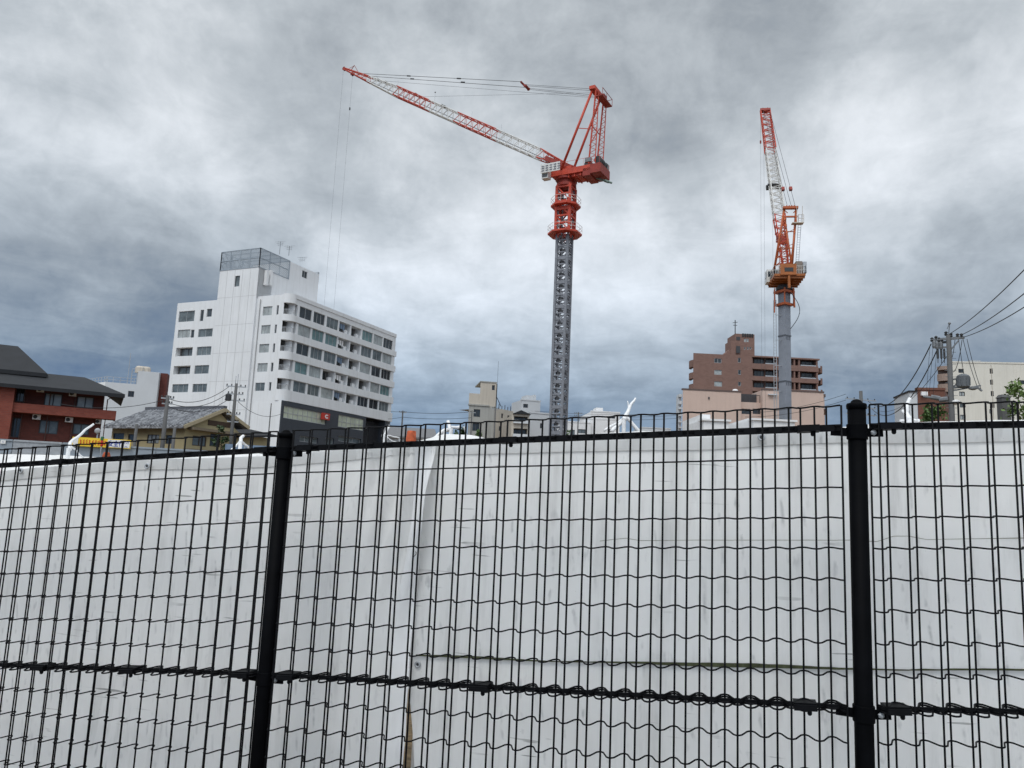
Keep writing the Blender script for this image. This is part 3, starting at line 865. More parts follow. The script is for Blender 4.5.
# rear wall of the corner balconies
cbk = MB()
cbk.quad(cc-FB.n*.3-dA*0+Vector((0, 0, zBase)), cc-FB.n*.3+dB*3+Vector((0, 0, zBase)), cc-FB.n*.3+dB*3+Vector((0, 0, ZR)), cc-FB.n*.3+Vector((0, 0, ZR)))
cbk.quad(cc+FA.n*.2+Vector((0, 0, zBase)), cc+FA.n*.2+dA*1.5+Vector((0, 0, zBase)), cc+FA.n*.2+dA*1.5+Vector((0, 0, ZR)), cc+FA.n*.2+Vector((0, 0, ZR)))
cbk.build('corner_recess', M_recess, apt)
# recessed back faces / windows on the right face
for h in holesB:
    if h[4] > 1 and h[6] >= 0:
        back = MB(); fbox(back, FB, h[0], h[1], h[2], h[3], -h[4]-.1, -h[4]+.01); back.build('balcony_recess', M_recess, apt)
for (h, kind) in winA:
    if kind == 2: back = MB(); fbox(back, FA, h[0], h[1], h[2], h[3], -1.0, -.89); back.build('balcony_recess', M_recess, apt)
for i, h in enumerate(holesB):
    z0, z1 = h[2], h[3]
    if h[6] < 0:
        window(FB, (RAD+.2, h[1]-.1, z0+.05, z1), apt, M_darkframe, M_glass_dark, .85, 1, .07)
        r = MB()
        for k in range(0, NS+1): r.tube(arcp(k, z0, RAD-.05), arcp(k, z0+.75, RAD-.05), .03, 4)
        for k in range(NS): r.tube(arcp(k, z0+.75, RAD-.05), arcp(k+1, z0+.75, RAD-.05), .04, 4)
        r.build('balcony_rail', M_alu, apt)
    elif h[4] > 1:
        um = (h[0]+h[1])/2
        cl_ = MB(); fbox(cl_, FB, h[1]-.95, h[1]-.2, z0+.12, z0+.72, -.75, -.40); cl_.build('air_conditioner', M_whitetrim, apt)
        if i % 3 == 0:
            ly = MB()
            for q in range(3): fbox(ly, FB, h[0]+.3+q*.55, h[0]+.72+q*.55, z1-.95-.1*q, z1-.25, -.36, -.33)
            ly.build('laundry', [M_whitetrim, M_blueh, M_pink][i % 2], apt)
        window(FB, (h[0]+.15, um+.6, z0+.02, z1-.2), apt, M_darkframe, random.choice([M_glass_dark, M_glass_mid, M_glass_dark]), h[4]-.08, 1, .07)
    else:
        window(FB, h, apt, M_alu, pal[(i*5+h[5]*3) % 7] if not (h[5] == 1 and h[6] in (1, 2)) else M_glass_teal, .20, 2 if i % 3 else 1, .07)
for i, (h, kind) in enumerate(winA):
    if kind == 2: window(FA, (h[0]+.2, h[1]-.4, h[2]+.1, h[3]-.1), apt, M_darkframe, M_glass_mid, .82, 1, .07)
    else: window(FA, h, apt, M_alu, {0: M_glass_dark, 1: random.choice([M_glass_mid, M_glass_pale, M_glass_mid]), 3: M_glass_pale}[kind], .18, 0 if kind == 0 else 1+i % 2, .06)
# lift and stair tower
FT = FA.off(.35)
uT1, uT0 = FT.uz(*zb(239, 200))[0], FT.uz(*zb(374, 200))[0]
zT = FT.uz(*zb(320, 136))[1]
tw = MB()
th = zrect(FT, 296, 313, 160, 197)
ho = [(th[0], th[1], th[2], th[3], .2)]
wall(tw, FT, uT0, uT1, 0, zT, ho)
for u in (uT0, uT1): tw.quad(FT.P(u, 0), FT.P(u, zT), FT.P(u, zT, -3), FT.P(u, 0, -3))
FP = Fac(FT.P(uT0, 0), dB, FB.n)
uP1, uP2 = FP.uz(*zb(481, 200))[0], FP.uz(*zb(585, 220))[0]
zP = FP.uz(*zb(481, 106))[1]
ph = zrect(FP, 531, 550, 143, 168)
wall(tw, FP, 0, uP1, ZR-.3, zT)
wall(tw, FP, uP1, uP2, ZR-.3, zP, [(*ph, .2)])
wd = uT1-uT0
for (a, b, z) in ((0, uP1, zT), (uP1, uP2, zP)):
    tw.quad(FP.P(a, z), FP.P(b, z), FP.P(b, z, -wd), FP.P(a, z, -wd))
tw.quad(FP.P(uP2, ZR-.3), FP.P(uP2, zP), FP.P(uP2, zP, -wd), FP.P(uP2, ZR-.3, -wd))
tw.quad(FP.P(uP1, zT), FP.P(uP1, zP), FP.P(uP1, zP, -wd), FP.P(uP1, zT, -wd))
tw.quad(FP.P(0, ZR-.3, -wd), FP.P(0, zT, -wd), FP.P(uP1, zT, -wd), FP.P(uP1, zP, -wd), FP.P(uP2, zP, -wd), FP.P(uP2, ZR-.3, -wd))
tower = tw.build('roof_tower', M_white, apt)
window(FT, ho[0], apt, M_darkframe, M_glass_mid, .18, 0, .07)
window(FP, ph, apt, M_alu, M_glass_dark, .18, 1, .07)
# joint lines of the tower panels
jt = MB()
for k in (1, 2, 3, 4):
    u = uT0+(uT1-uT0)*k/5
    fbox(jt, FT, u-.03, u+.03, 0, zT-.1, .003, .012)
for k in range(1, 8):
    z = zT*k/8; fbox(jt, FT, uT0+.02, uT1-.02, z-.02, z+.02, .002, .009)
jt.build('panel_joints', mat('joint_sealant', (.50, .50, .50), .8), tower)
# lattice screen on the tower
ls = MB()
zL = FP.uz(*zb(375, 57))[1]
def lattice(F, u0, u1, z0, z1, st=.30):
    t = .05
    n = int((u1-u0)/2.2)+1
    for k in range(n+1):
        u = u0+(u1-u0)*k/n; ls.bar(F.P(u, z0), F.P(u, z1), .11, .11)
    for z in (z0+.05, (z0+z1)/2, z1): ls.bar(F.P(u0, z), F.P(u1, z), .09, .09)
    H = z1-z0; k = -H
    while k < (u1-u0):
        for sgn in (0, 1):
            a, b = max(0, k), min(u1-u0, k+H)
            za, zb_ = z0+(a-k), z0+(b-k)
            if sgn: za, zb_ = z1-(a-k), z1-(b-k)
            ls.bar(F.P(u0+a, za, -.04), F.P(u0+b, zb_, -.04), t, t)
        k += st
lattice(FT, uT0, uT1, zT, zL); lattice(FP, 0, uP1, zT, zL)
FPb = FP.off(-wd); lattice(FPb, 0, uP1, zT, zL, 1.2)
for k in range(5):
    u = uP1*k/4; ls.bar(FP.P(u, zL), FP.P(u, zL, -wd), .1, .1)
ls.build('screen', M_hoard, apt)
# aerials, duct and roof clutter
for (x, y0, y1) in ((452, 85, 40), (484, 95, 55), (530, 125, 95)):
    a = at(*zb(x, y0), 117); b = at(*zb(x, y1), 117)
    an = MB(); an.tube((a.x, a.y, zP-.2), (a.x, a.y, b.z), .06, 5)
    for k in range(3):
        z = b.z-.25*k-.1; an.tube((a.x-.8+.2*k, a.y, z), (a.x+.8-.2*k, a.y, z+.15), .03, 4)
        for q in range(-1, 2): an.tube((a.x+q*.3, a.y-.25, z+.05), (a.x+q*.3, a.y+.25, z+.05), .02, 4)
    an.build('aerial', M_galv, apt)
du = MB()
for x in (403, 417):
    u, z1 = FP.uz(*zb(x, 142)); _, z0 = FP.uz(*zb(x, 195))
    fbox(du, FP, u-.22, u+.22, z0, z1, .05, .55)
du.build('duct', M_whitetrim, apt)
vd = MB()
u, z = FP.uz(*zb(590, 165)); fbox(vd, FP, u-.1, u+.25, z-.8, z+.9, -1.2, -.2)
vd.build('vent', M_galv, apt)
dp = MB(); u = FT.uz(*zb(372, 300))[0]-.25; dp.tube(FA.P(u, 0, .12), FA.P(u, ZR-.5, .12), .07, 6)
dp.build('drainpipe', mat('grey_drainpipe', (.38, .38, .38), .6), apt)
# charcoal base with strip windows
cb_ = MB()
uD = zrect(FB, 455, 750, 690, 700)[1]; uG = zrect(FB, 455, 818, 700, 705)[1]
s1 = zrect(FB, 459, 614, 626, 668); s2 = zrect(FB, 655, 745, 652, 694)
s1 = (max(s1[0], .5), s1[1], *s1[2:])
low = [zrect(FB, 520, 585, 722, 742), zrect(FB, 610, 640, 726, 756), zrect(FB, 655, 735, 724, 742)]
FBo = FB.off(.12)
wall(cb_, FBo, .05, uD, 0, zBase-.01, [(*s1, .25), (*s2, .25)]+[(*q, .4) for q in low])
cb_.quad(FBo.P(.05, 0), FBo.P(.05, zBase-.01), FBo.P(.05, zBase-.01, -.3), FBo.P(.05, 0, -.3))
cb_.quad(FBo.P(.05, zBase-.01), FBo.P(uD, zBase-.01), FBo.P(uD, zBase-.01, -.3), FBo.P(.05, zBase-.01, -.3))
fbox(cb_, FB, uD, uG, 0, zBase-.3, -2.4, -2.0); fbox(cb_, FB, uG, uG+.3, 0, zBase-.02, -2.4, .1)
fbox(cb_, FB, uG+.3, uE, 0, zBase-.02, -2.4, -1.9)
cb_.build('base_wall', M_char, apt)
window(FBo, s1, apt, M_alu, M_glass_cream, .2, 8, .09, cross=True); window(FBo, s2, apt, M_alu, M_glass_cream, .2, 5, .09, cross=True)
for q in low: window(FBo, q, apt, M_alu, M_glass_mid, .35, 2, .09)
gr = MB()
u = uD+.15
while u < uG-.1: fbox(gr, FB, u, u+.08, .05, zBase-.4, -1.2, -1.1); u += .35
gr.build('garage_grille', M_darkframe, apt)
sg_ = zrect(FBo, 596, 618, 640, 663)
sm = MB(); fbox(sm, FBo, sg_[0], sg_[1], sg_[2], sg_[3], .03, .55)
so = sm.build('shop_sign', M_signred, apt); so['label'] = 'red square sign with a white ring mark'
rg = MB(); uc, zc = (sg_[0]+sg_[1])/2, (sg_[2]+sg_[3])/2; rr = (sg_[3]-sg_[2])*.27
for k in range(22):
    a0, a1 = R_(40+k*13), R_(40+(k+1)*13)
    rg.quad(*[FBo.P(uc+q*math.cos(a)*1.5, zc+q*math.sin(a), .556) for q, a in ((rr*.55, a0), (rr*1.15, a0), (rr*1.15, a1), (rr*.55, a1))])
rg.build('sign_mark', M_whitetrim, so)

# ================================================================== RED BRICK APARTMENTS (left)
z6 = lambda x, y: (x/6.4, 330+y/6.4)
B0 = at(0, 420, 74)
dK = Vector((math.sin(R_(62)), math.cos(R_(62)), 0))
FK = Fac(B0, dK)
bk = thing('brick_apartments', 'red brick apartment house with long balcony and dark slate roofs, at the left edge', 'apartment house', (B0.x, B0.y, 0))
def krect(F, x0, x1, y0, y1):
    a = z6(x0, y0); b = z6(x1, y1); return F.rect(a[0], b[0], a[1], b[1])
uKe = FK.uz(*z6(665, 470))[0]
zEave = FK.uz(*z6(400, 372))[1]
wk = MB()
winK = [krect(FK, 283, 398, 405, 488), krect(FK, 490, 600, 425, 502), krect(FK, 250, 372, 578, 665), krect(FK, 465, 570, 600, 670), krect(FK, 96, 158, 375, 460), krect(FK, 68, 132, 560, 688)]
shell(wk, FK, -6, uKe, 0, zEave, 9, [(*h, .25) for h in winK], .25)
wk.build('wall', M_brickd, bk)
for i, h in enumerate(winK):
    window(FK, h, bk, M_darkframe, [M_glass_pale, M_glass_pale, M_glass_mid, M_glass_mid, M_glass_dark, M_glass_dark][i], .2, 1, .08)
# balcony
bl = MB()
uB0, uB1 = FK.uz(*z6(70, 490))[0], FK.uz(*z6(742, 550))[0]
_, zb0 = FK.off(1.3).uz(*z6(400, 548)); _, zb1 = FK.off(1.3).uz(*z6(400, 490))
FK2 = FK.off(1.3)
uB0, uB1 = FK2.uz(*z6(70, 490))[0], FK2.uz(*z6(742, 550))[0]
fbox(bl, FK, uB0, uB1, zb0, zb1, 1.15, 1.3); fbox(bl, FK, uB1-.15, uB1, zb0, zb1, -.5, 1.148); fbox(bl, FK, uB0, uB1-.152, zb0+.004, zb0+.2, .002, 1.146)
bl.build('balcony', M_brick, bk)
# projecting left bay
by = MB()
uL1 = FK2.uz(*z6(80, 500))[0]
FK3 = FK.off(1.5); uL1 = FK3.uz(*z6(72, 550))[0]
fbox(by, FK, -6, uL1, 0, zEave-.45, .002, 1.5)
by.build('projecting_bay', M_brick, bk)
# roofs
rk = MB()
def roofslab(mb, F, u0, u1, ze, rise, out, back, th=.28, hip=0):
    a, b = F.P(u0, ze, out), F.P(u1, ze, out); c, d = F.P(u1-hip, ze+rise, -back), F.P(u0, ze+rise, -back)
    dn = Vector((0, 0, -th))
    mb.hexa([a+dn, b+dn, c+dn, d+dn], [a, b, c, d])
    return a, b, c, d
FKo = FK.off(2.0)
uR1 = FKo.uz(*z6(800, 420))[0]
_, ze = FKo.uz(*z6(500, 388)); 
a, b, c, d = roofslab(rk, FK, -8, uR1, ze+.05, 1.7, 2.0, 3.2, .3, 3.2)
rk.quad(b, c, FK.P(uR1-3.2, ze+1.7, -5), FK.P(uR1, ze, -9))
rk.build('roof', M_slate, bk)
# upper storey behind with hip roof
up_ = MB(); FU = FK.off(-2.6)
uU = FU.uz(*z6(255, 290))[0]; zU1 = FU.off(1.2).uz(*z6(100, 262))[1]
shell(up_, FU, -12, uU, zEave, zU1, 8)
up_.build('upper_storey', M_brickd, bk)
ur = MB(); FUo = FU.off(1.3)
ue, zue = FUo.uz(*z6(303, 275)); _, zue = FUo.uz(*z6(200, 268)); FUr = FU.off(-3.4)
uq, zq = FUr.uz(*z6(115, 104))
a, b, c, d = FUo.P(-14, zue), FUo.P(ue, zue), FUr.P(uq, zq), FUr.P(-14, zq)
dn = Vector((0, 0, -.32))
ur.hexa([a+dn, b+dn, c+dn, d+dn], [a, b, c, d])
e = FUo.P(ue, zue, -9.4)
ur.quad(b, e, c); ur.quad(b+dn, c+dn, e+dn); ur.quad(b, b+dn, e+dn, e)
ur.build('upper_roof', M_slate, bk)
# air conditioners, gutter and pipes
for (x0, x1, y0, y1) in ((235, 283, 362, 397), (442, 490, 390, 423), (207, 260, 540, 572), (417, 467, 558, 590), (612, 645, 572, 600)):
    h = krect(FK.off(.45), x0, x1, y0, y1)
    ac = MB(); fbox(ac, FK, h[0], h[1], h[2], h[3], .08, .45)
    fan = MB(); fan.lathe(FK.P(h[0]*.65+h[1]*.35, (h[2]+h[3])/2, .452), [((h[3]-h[2])*.38, 0), ((h[3]-h[2])*.36, .03)], 14, FK.n)
    o = ac.build('air_conditioner', M_whitetrim, bk); fan.build('fan_grille', M_dark, o)
gp = MB()
P1 = FK.off(1.25).P(FK.off(1.25).uz(*z6(735, 430))[0], 0)
x, z1 = FK.off(1.2).uz(*z6(735, 425)); _, z0 = FK.off(1.2).uz(*z6(700, 680))
gp.poly([FK.P(x, z1, 1.2), FK.P(x-.5, z1-.3, 1.0), FK.P(x-.5, 0, 1.0)], .05, 6)
for ux in (150, 315, 478):
    u, _ = FK.uz(*z6(ux, 480)); gp.tube(FK.P(u, 0, .1), FK.P(u, zEave, .1), .045, 5)
gp.build('drainpipe', mat('brown_drainpipe', (.10, .05, .04), .5), bk)

# ================================================================== GREY STEEL HOARDING, BANNER AND SITE BITS (left)
z8 = lambda x, y: (x/10.24, 400+y/10.24)
hF = Fac(at(0, 440, 40), (math.sin(R_(72)), math.cos(R_(72))))
ht = thing('site_hoarding', 'grey steel hoarding along the far side of the building site, left', 'hoarding', (hF.p.x, hF.p.y, 0))
uH = hF.uz(268, 445)[0]
zH = hF.uz(40, 441.5)[1]
n = int((uH+9)/1.9)
for k in range(n):
    m = MB(); u0 = -9+k*1.9
    zt = zH-.0*k
    fbox(m, hF, u0+.02, u0+1.88, .1, zt, -.04, .0)
    fbox(m, hF, u0+.02, u0+1.88, zt-.62, zt-.50, .001, .035)
    fbox(m, hF, u0+.02, u0+1.88, zt-.06, zt+.02, .001, .04)
    m.build('panel', M_hoard if k % 5 else M_galv, ht)
pm = MB()
for k in range(n+1): fbox(pm, hF, -9+k*1.9-.03, -9+k*1.9+.03, 0, zH+.35*(k % 3 == 1), -.12, -.05)
pm.build('support_post', M_galv, ht)
def zrect8(F, x0, x1, y0, y1):
    a = z8(x0, y0); b = z8(x1, y1); return F.rect(a[0], b[0], a[1], b[1])
q = zrect8(hF, 8, 62, 412, 448)
sn = MB(); fbox(sn, hF, q[0], q[1], q[2], q[3], .045, .06)
so = tag(sn.build('notice_board', M_bannerW, None, hF.P(q[0], 0)), 'small white notice on the grey hoarding at the left edge', 'notice')
sn = MB(); fbox(sn, hF, q[0]+.12, q[1]-.12, (q[2]*.6+q[3]*.4), (q[2]*.4+q[3]*.6), .061, .063)
sn.build('printed_lines', M_blue, so)
# yellow safety banner
bF = hF.off(.16)
q = bF.rect(72, 131, 437.5, 446.5)
zt, zb_ = bF.uz(72.5, 437)[1], bF.uz(72.5, 446.8)[1]
bn = thing('safety_banner', 'long yellow safety banner with red and blue lettering on the hoarding', 'banner', bF.P(q[0], 0))
bm = MB()
NB = 24
L0, L1 = q[0], q[1]
z_hi, z_lo = bF.uz(100, 438.3)[1], bF.uz(100, 447.2)[1]
for k in range(NB):
    ua, ub = L0+(L1-L0)*k/NB, L0+(L1-L0)*(k+1)/NB
    fa, fb = .015*math.sin(k*.9), .015*math.sin((k+1)*.9)
    bm.hexa([bF.P(ua, z_lo, fa-.006), bF.P(ub, z_lo, fb-.006), bF.P(ub, z_lo, fb), bF.P(ua, z_lo, fa)], [bF.P(ua, z_hi, fa-.006), bF.P(ub, z_hi, fb-.006), bF.P(ub, z_hi, fb), bF.P(ua, z_hi, fa)])
bm.build('cloth', M_bannerY, bn)
def text_on(F, s, u0, u1, z0, z1, o, m, parent, name='lettering', ex=.006):
    cu = bpy.data.curves.new(name, 'FONT'); cu.body = s; cu.size = 1.0; cu.offset = .022
    tmp = bpy.data.objects.new(name, cu); COL.objects.link(tmp)
    bpy.context.view_layer.update()
    me = bpy.data.meshes.new_from_object(tmp.evaluated_get(bpy.context.evaluated_depsgraph_get()))
    bpy.data.objects.remove(tmp)
    if not me.vertices: return None
    xs = [v.co.x for v in me.vertices]; ys = [v.co.y for v in me.vertices]
    sx = (u1-u0)/(max(xs)-min(xs)); sy = (z1-z0)/(max(ys)-min(ys))
    b = MB()
    b.add([F.P(u0+(v.co.x-min(xs))*sx, z0+(v.co.y-min(ys))*sy, o) for v in me.vertices], [tuple(p.vertices) for p in me.polygons])
    return b.build(name, m, parent)
H = z_hi-z_lo; LL = L1-L0
wp = MB(); fbox(wp, bF, L0+LL*.02, L0+LL*.10, z_lo+.05*H, z_hi-.05*H, .018, .022); fbox(wp, bF, L0+LL*.60, L0+LL*.985, z_lo+.08*H, z_hi-.08*H, .018, .022)
wp.build('white_field', M_bannerW, bn)
text_on(bF, '安全作業', L0+LL*.615, L0+LL*.97, z_lo+.14*H, z_hi-.14*H, .026, M_blue, bn)
gl_ = MB()     # the small red kana cannot be read in the photograph: brush strokes only
rs = random.Random(5)
for k in range(9):
    u = L0+LL*(.13+.05*k); w_ = LL*.036
    for st in range(3):
        zz0 = z_lo+H*(.28+.2*st+rs.uniform(-.03, .03)); gl_.bar(bF.P(u+rs.uniform(0, .2)*w_, zz0, .024), bF.P(u+w_*rs.uniform(.6, .8), zz0+rs.uniform(-.05, .05), .024), .004, .022)
    ux = u+w_*rs.uniform(.3, .6); gl_.bar(bF.P(ux, z_lo+.22*H, .026), bF.P(ux+rs.uniform(-.04, .04), z_hi-.25*H, .026), .004, .022, up=bF.d)
gl_.build('lettering', M_redp, bn)
# warning lamp on a pole by the banner, convex mirror, orange cone tops
def lamp_pole():
    c = at(101.5, 446, 39); t = thing('warning_lamp', 'red and green warning lamp on a thin pole in front of the yellow banner', 'lamp', (c.x, c.y, 0))
    m = MB(); m.tube((c.x, c.y, 0), (c.x, c.y, at(101.5, 436, 39).z), .03, 6); m.build('pole', M_galv, t)
    z = at(101.5, 443.5, 39).z; m = MB(); m.lathe((c.x, c.y, z-.14), [(.03, 0), (.06, .05), (.06, .22), (.03, .28)], 10); m.build('lamp_body', M_redp, t)
    z = at(101.5, 438.5, 39).z; m = MB(); m.box(c.x-.05, c.x+.05, c.y-.05, c.y+.05, z-.08, z+.08); m.build('reflector', mat('green_plastic', (.03, .14, .06), .5), t)
lamp_pole()
def mirror():
    c = at(98, 431, 60); t = thing('traffic_mirror', 'round convex road mirror in front of the brick house corner', 'mirror', (c.x, c.y, 0))
    m = MB(); m.tube((c.x, c.y, 0), (c.x, c.y, c.z+.2), .05, 8); m.build('pole', M_galv, t)
    ax = Vector((.3, -1, -.1)).normalized()
    m = MB(); m.lathe(c+ax*.1, [(.19, 0), (.20, .02), (.15, .05), (.08, .065)], 16, ax); m.build('mirror_glass', M_alu, t, smooth=True)
mirror()
oc = MB(); c = at(106.5, 455, 12.5); z1 = at(106.5, 452.5, 12.5).z
oc.lathe((c.x, c.y, 0), [(.15, 0), (.15, .04), (.06, .06), (.055, z1-.05), (.04, z1), (.01, z1+.01)], 12)
tag(oc.build('barrier_post', M_orangeN, None, (c.x, c.y, 0)), 'orange barrier post in front of the hoarding under the yellow banner', 'barrier post')
# blue-grey sheds between the house and the white block
sF = Fac(at(250, 446, 55), (math.sin(R_(80)), math.cos(R_(80))))
st_ = MB(); u1 = sF.uz(292, 450)[0]; u0 = sF.uz(225, 450)[0]; z1 = sF.uz(268, 446.0)[1]
shell(st_, sF, u0, u1, 0, z1, 3)
k = u0
while k < u1: fbox(st_, sF, k, k+.05, .1, z1-.05, .001, .03); k += .45
tag(st_.build('site_shed', M_blueh, None, sF.P(u0, 0)), 'low blue-grey steel shed beneath the ochre house eaves', 'shed')

# ================================================================== GREY BUILDING BEHIND THE BRICK HOUSE
zg = lambda x, y: (60+x/8.533, 360+y/8.533)
gF = Fac(at(110, 400, 150), (math.sin(R_(74)), math.cos(R_(74))))
gb = thing('office_building', 'pale grey flat roofed building with roof railing, behind the brick apartments', 'building', (gF.p.x, gF.p.y, 0))
def rr_(F, fn, x0, x1, y0, y1):
    a = fn(x0, y0); b = fn(x1, y1); r = F.rect(a[0], b[0], a[1], b[1]); return (min(r[:2]), max(r[:2]), r[2], r[3])
h = rr_(gF, zg, 580, 632, 265, 315)
um, ur_ = gF.uz(*zg(655, 200))[0], gF.uz(*zg(838, 200))[0]
ul = gF.uz(*zg(380, 250))[0]; zl = gF.uz(*zg(500, 195))[1]; zh = gF.uz(*zg(740, 98))[1]
m = MB()
shell(m, gF, ul, um, 0, zl, 14, [(*h, .2)]); shell(m, gF, um+.003, ur_, 0, zh, 12)
gF2 = Fac(gF.P(ul, 0), (math.sin(R_(-52)), math.cos(R_(-52))))
m.build('wall', M_greyw, gb)
m = MB(); u2 = gF2.uz(*zg(20, 200))[0]
wall(m, gF2, .003, abs(u2)*1.0, 0, zl); m.quad(gF2.P(0, zl-.01), gF2.P(abs(u2), zl-.01), gF2.P(abs(u2), zl-.01, -14), gF2.P(0, zl-.01, -14))
m.build('side_wall', M_whitetrim, gb)
window(gF, h, gb, M_darkframe, M_glass_dark, .16, 1, .08)
m = MB()
def railing(F, u0, u1, z, hgt=1.0, st=1.2):
    k = int(abs(u1-u0)/st)+1
    for i in range(k+1):
        u = u0+(u1-u0)*i/k; m.tube(F.P(u, z, -.3), F.P(u, z+hgt, -.3), .05, 4)
    for f in (.5, 1): m.tube(F.P(u0, z+hgt*f, -.3), F.P(u1, z+hgt*f, -.3), .05, 4)
railing(gF, ul, um-.5, zl); railing(gF2, 0, abs(u2), zl)
m.build('roof_railing', M_galv, gb)
m = MB()
for (x, y, s) in ((690, 62, .9), (740, 75, .7), (720, 50, .4)):
    c = at(*zg(x, y), 152); m.lathe((c.x, c.y, zh), [(s, 0), (s, .9), (s*.7, 1.2), (.1, 1.25)], 12)
m.build('water_tank', M_beige, gb, smooth=False)
m = MB(); c = at(*zg(590, 60), 152); m.tube((c.x, c.y, zl), (c.x, c.y, at(*zg(590, -60), 152).z), .06, 5)
c2 = at(*zg(615, 100), 152)
for dx in (0, 1.0, 2.0): m.tube((c2.x+dx, c2.y, zl), (c2.x+dx, c2.y, zh+.5), .08, 5)
for f in range(6): m.tube((c2.x, c2.y, zl+f*.6), (c2.x+2, c2.y, zl+f*.6+.3), .05, 4)
m.build('roof_ladder', M_galv, gb)
rF = Fac(gF.P(ur_, 0, -1.5), gF.d)
m = MB(); shell(m, rF, .01, rF.uz(*zg(905, 250))[0], 0, rF.uz(*zg(870, 112))[1], 8)
tag(m.build('brick_tower', M_brickd, None, rF.P(0, 0)), 'narrow dark red brick building squeezed beside the white apartment block', 'building')

# ================================================================== OCHRE HOUSE WITH TILED ROOF
zj = lambda x, y: (180+x/8.533, 370+y/8.533)
hd = thing('tiled_house', 'ochre Japanese house with grey tiled gable roof below the white block', 'house', at(205, 440, 82)*Vector((1, 1, 0)) if False else Vector((at(205, 440, 82).x, at(205, 440, 82).y, 0)))
O1 = at(183, 430, 80)                                  # near left corner of the gable wall
dGb = Vector((math.sin(R_(26)), math.cos(R_(26)), 0))  # gable wall runs away to the right
dRg = Vector((-dGb.y, dGb.x, 0)); 
if dRg.x > 0: dRg = -dRg
FG = Fac(O1, dGb); FS = Fac(O1, dRg)
uG1 = FG.uz(*zj(545, 480))[0]; uGm, zRid = FG.uz(*zj(350, 332)); zEv = FG.uz(*zj(20, 480))[1]
zEv2 = FG.uz(*zj(548, 488))[1]
uS1 = FS.uz(110, 430)[0]
wl = MB()
wgH = [rr_(FG, zj, 105, 225, 565, 650), rr_(FG, zj, 255, 345, 545, 655)]
z1w = zEv-.1
wall(wl, FG, .25, uG1-.3, 0, z1w, [(*h, .15) for h in wgH])
wl.quad(FG.P(.25, z1w), FG.P(uG1-.3, z1w), FG.P(uGm, zRid-.45))
FS_ = Fac(FG.P(.25, 0), dRg, FS.n)
wsH = [FS_.rect(147, 159, 434.5, 443.5), FS_.rect(165.5, 172, 435, 444), FS_.rect(128, 137, 434, 441), FS_.rect(113, 124, 433, 440)]
wsH = [(min(a[:2]), max(a[:2]), a[2], a[3]) for a in wsH]
wall(wl, FS_, 0, uS1, 0, z1w, [(*h, .15) for h in wsH])
wl.build('wall', M_yelwall, hd)
for i, h in enumerate(wgH): window(FG, h, hd, M_wood, M_glass_mid if i == 0 else M_glass_dark, .12, 1, .08)
for i, h in enumerate(wsH): window(FS_, h, hd, M_darkframe, M_glass_pale if i == 0 else M_glass_dark, .12, 2 if i == 0 else 0, .08)
rf = MB()
ov = .55
def roofpoly(pts, th=.22):
    n = len(pts); dn = Vector((0, 0, -th))
    rf.add(list(pts)+[p+dn for p in pts], [tuple(range(n)), tuple(reversed(range(n, 2*n)))]+[(i, (i+1) % n, n+(i+1) % n, n+i) for i in range(n)])
ridA = FG.P(uGm, zRid, ov); ridB = FG.P(uGm, zRid)+dRg*(uS1+.5)
slope = (zRid-zEv)/(uGm+.3)
eA = FG.P(-.45, zEv, ov); eB = FG.P(-.45, zEv)+dRg*(uS1+.5)
roofpoly([eA, ridA, ridB, eB])
eC = FG.P(uG1+.2, zEv2, ov); eD = FG.P(uG1+.2, zEv2)+dRg*(uS1+.5)
roofpoly([ridA+Vector((0, 0, .004)), eC, eD, ridB+Vector((0, 0, .004))])
ro = rf.build('roof', M_tiles, hd)
# rows of round tiles as ribs, ridge cap
rb = MB()
nr = int((uS1+1)/.42)
for k in range(nr):
    o = dRg*(k*.42-.2)
    rb.tube(eA-FG.n*ov+o+Vector((0, 0, .05)), ridA-FG.n*ov+o+Vector((0, 0, .05)), .075, 5)
rb.build('tile_ribs', M_tiles, ro)
rc = MB(); rc.bar(ridA+Vector((0, 0, .12))+FG.n*.05, ridB+Vector((0, 0, .12)), .42, .36); rc.build('ridge_cap', mat('dark_ridge_tile', (.10, .105, .12), .6), ro)
bg_ = MB()
bg_.bar(eA+Vector((0, 0, -.1))+FG.n*.05, ridA+Vector((0, 0, -.1))+FG.n*.05, .1, .34); bg_.bar(eC+Vector((0, 0, -.1))+FG.n*.05, ridA+Vector((0, 0, -.1))+FG.n*.05, .1, .34)
bg_.build('barge_board', mat('ochre_timber', (.42, .36, .24), .7), ro)
gv = MB(); fbox(gv, FG, uGm-1.5, uGm+1.5, zEv+.45, zEv+.95, .01, .06); gv.build('gable_vent', M_wood, hd)
bt = MB()
fbox(bt, FG, .5, uG1-.5, wgH[0][3]+.5, wgH[0][3]+.75, .01, .9)
fbox(bt, FG, .3, uG1-.35, .05, wgH[0][2]-.35, .01, .9)
bt.build('lean_to', mat('weathered_timber', (.20, .165, .12), .8), hd)
aw = MB(); uq0, uq1 = FG.uz(*zj(465, 520))[0], FG.uz(*zj(800, 545))[0]
zq1 = FG.uz(*zj(560, 500))[1]; zq0 = FG.uz(*zj(800, 545))[1]
rf = aw
roofpoly([FG.P(uq0, zq1-.9, .5), FG.P(uq1, zq0-.15, .5), FG.P(uq1-.6, zq0+.55, -3.5), FG.P(uq0, zq1+.2, -3.5)], .2)
aw.build('side_roof', M_slate, hd)
sw = MB(); fbox(sw, FG, uG1-.28, uq1-.5, 0, zq0-.5, -3, -.3); sw.build('side_wing', M_yelwall, hd)

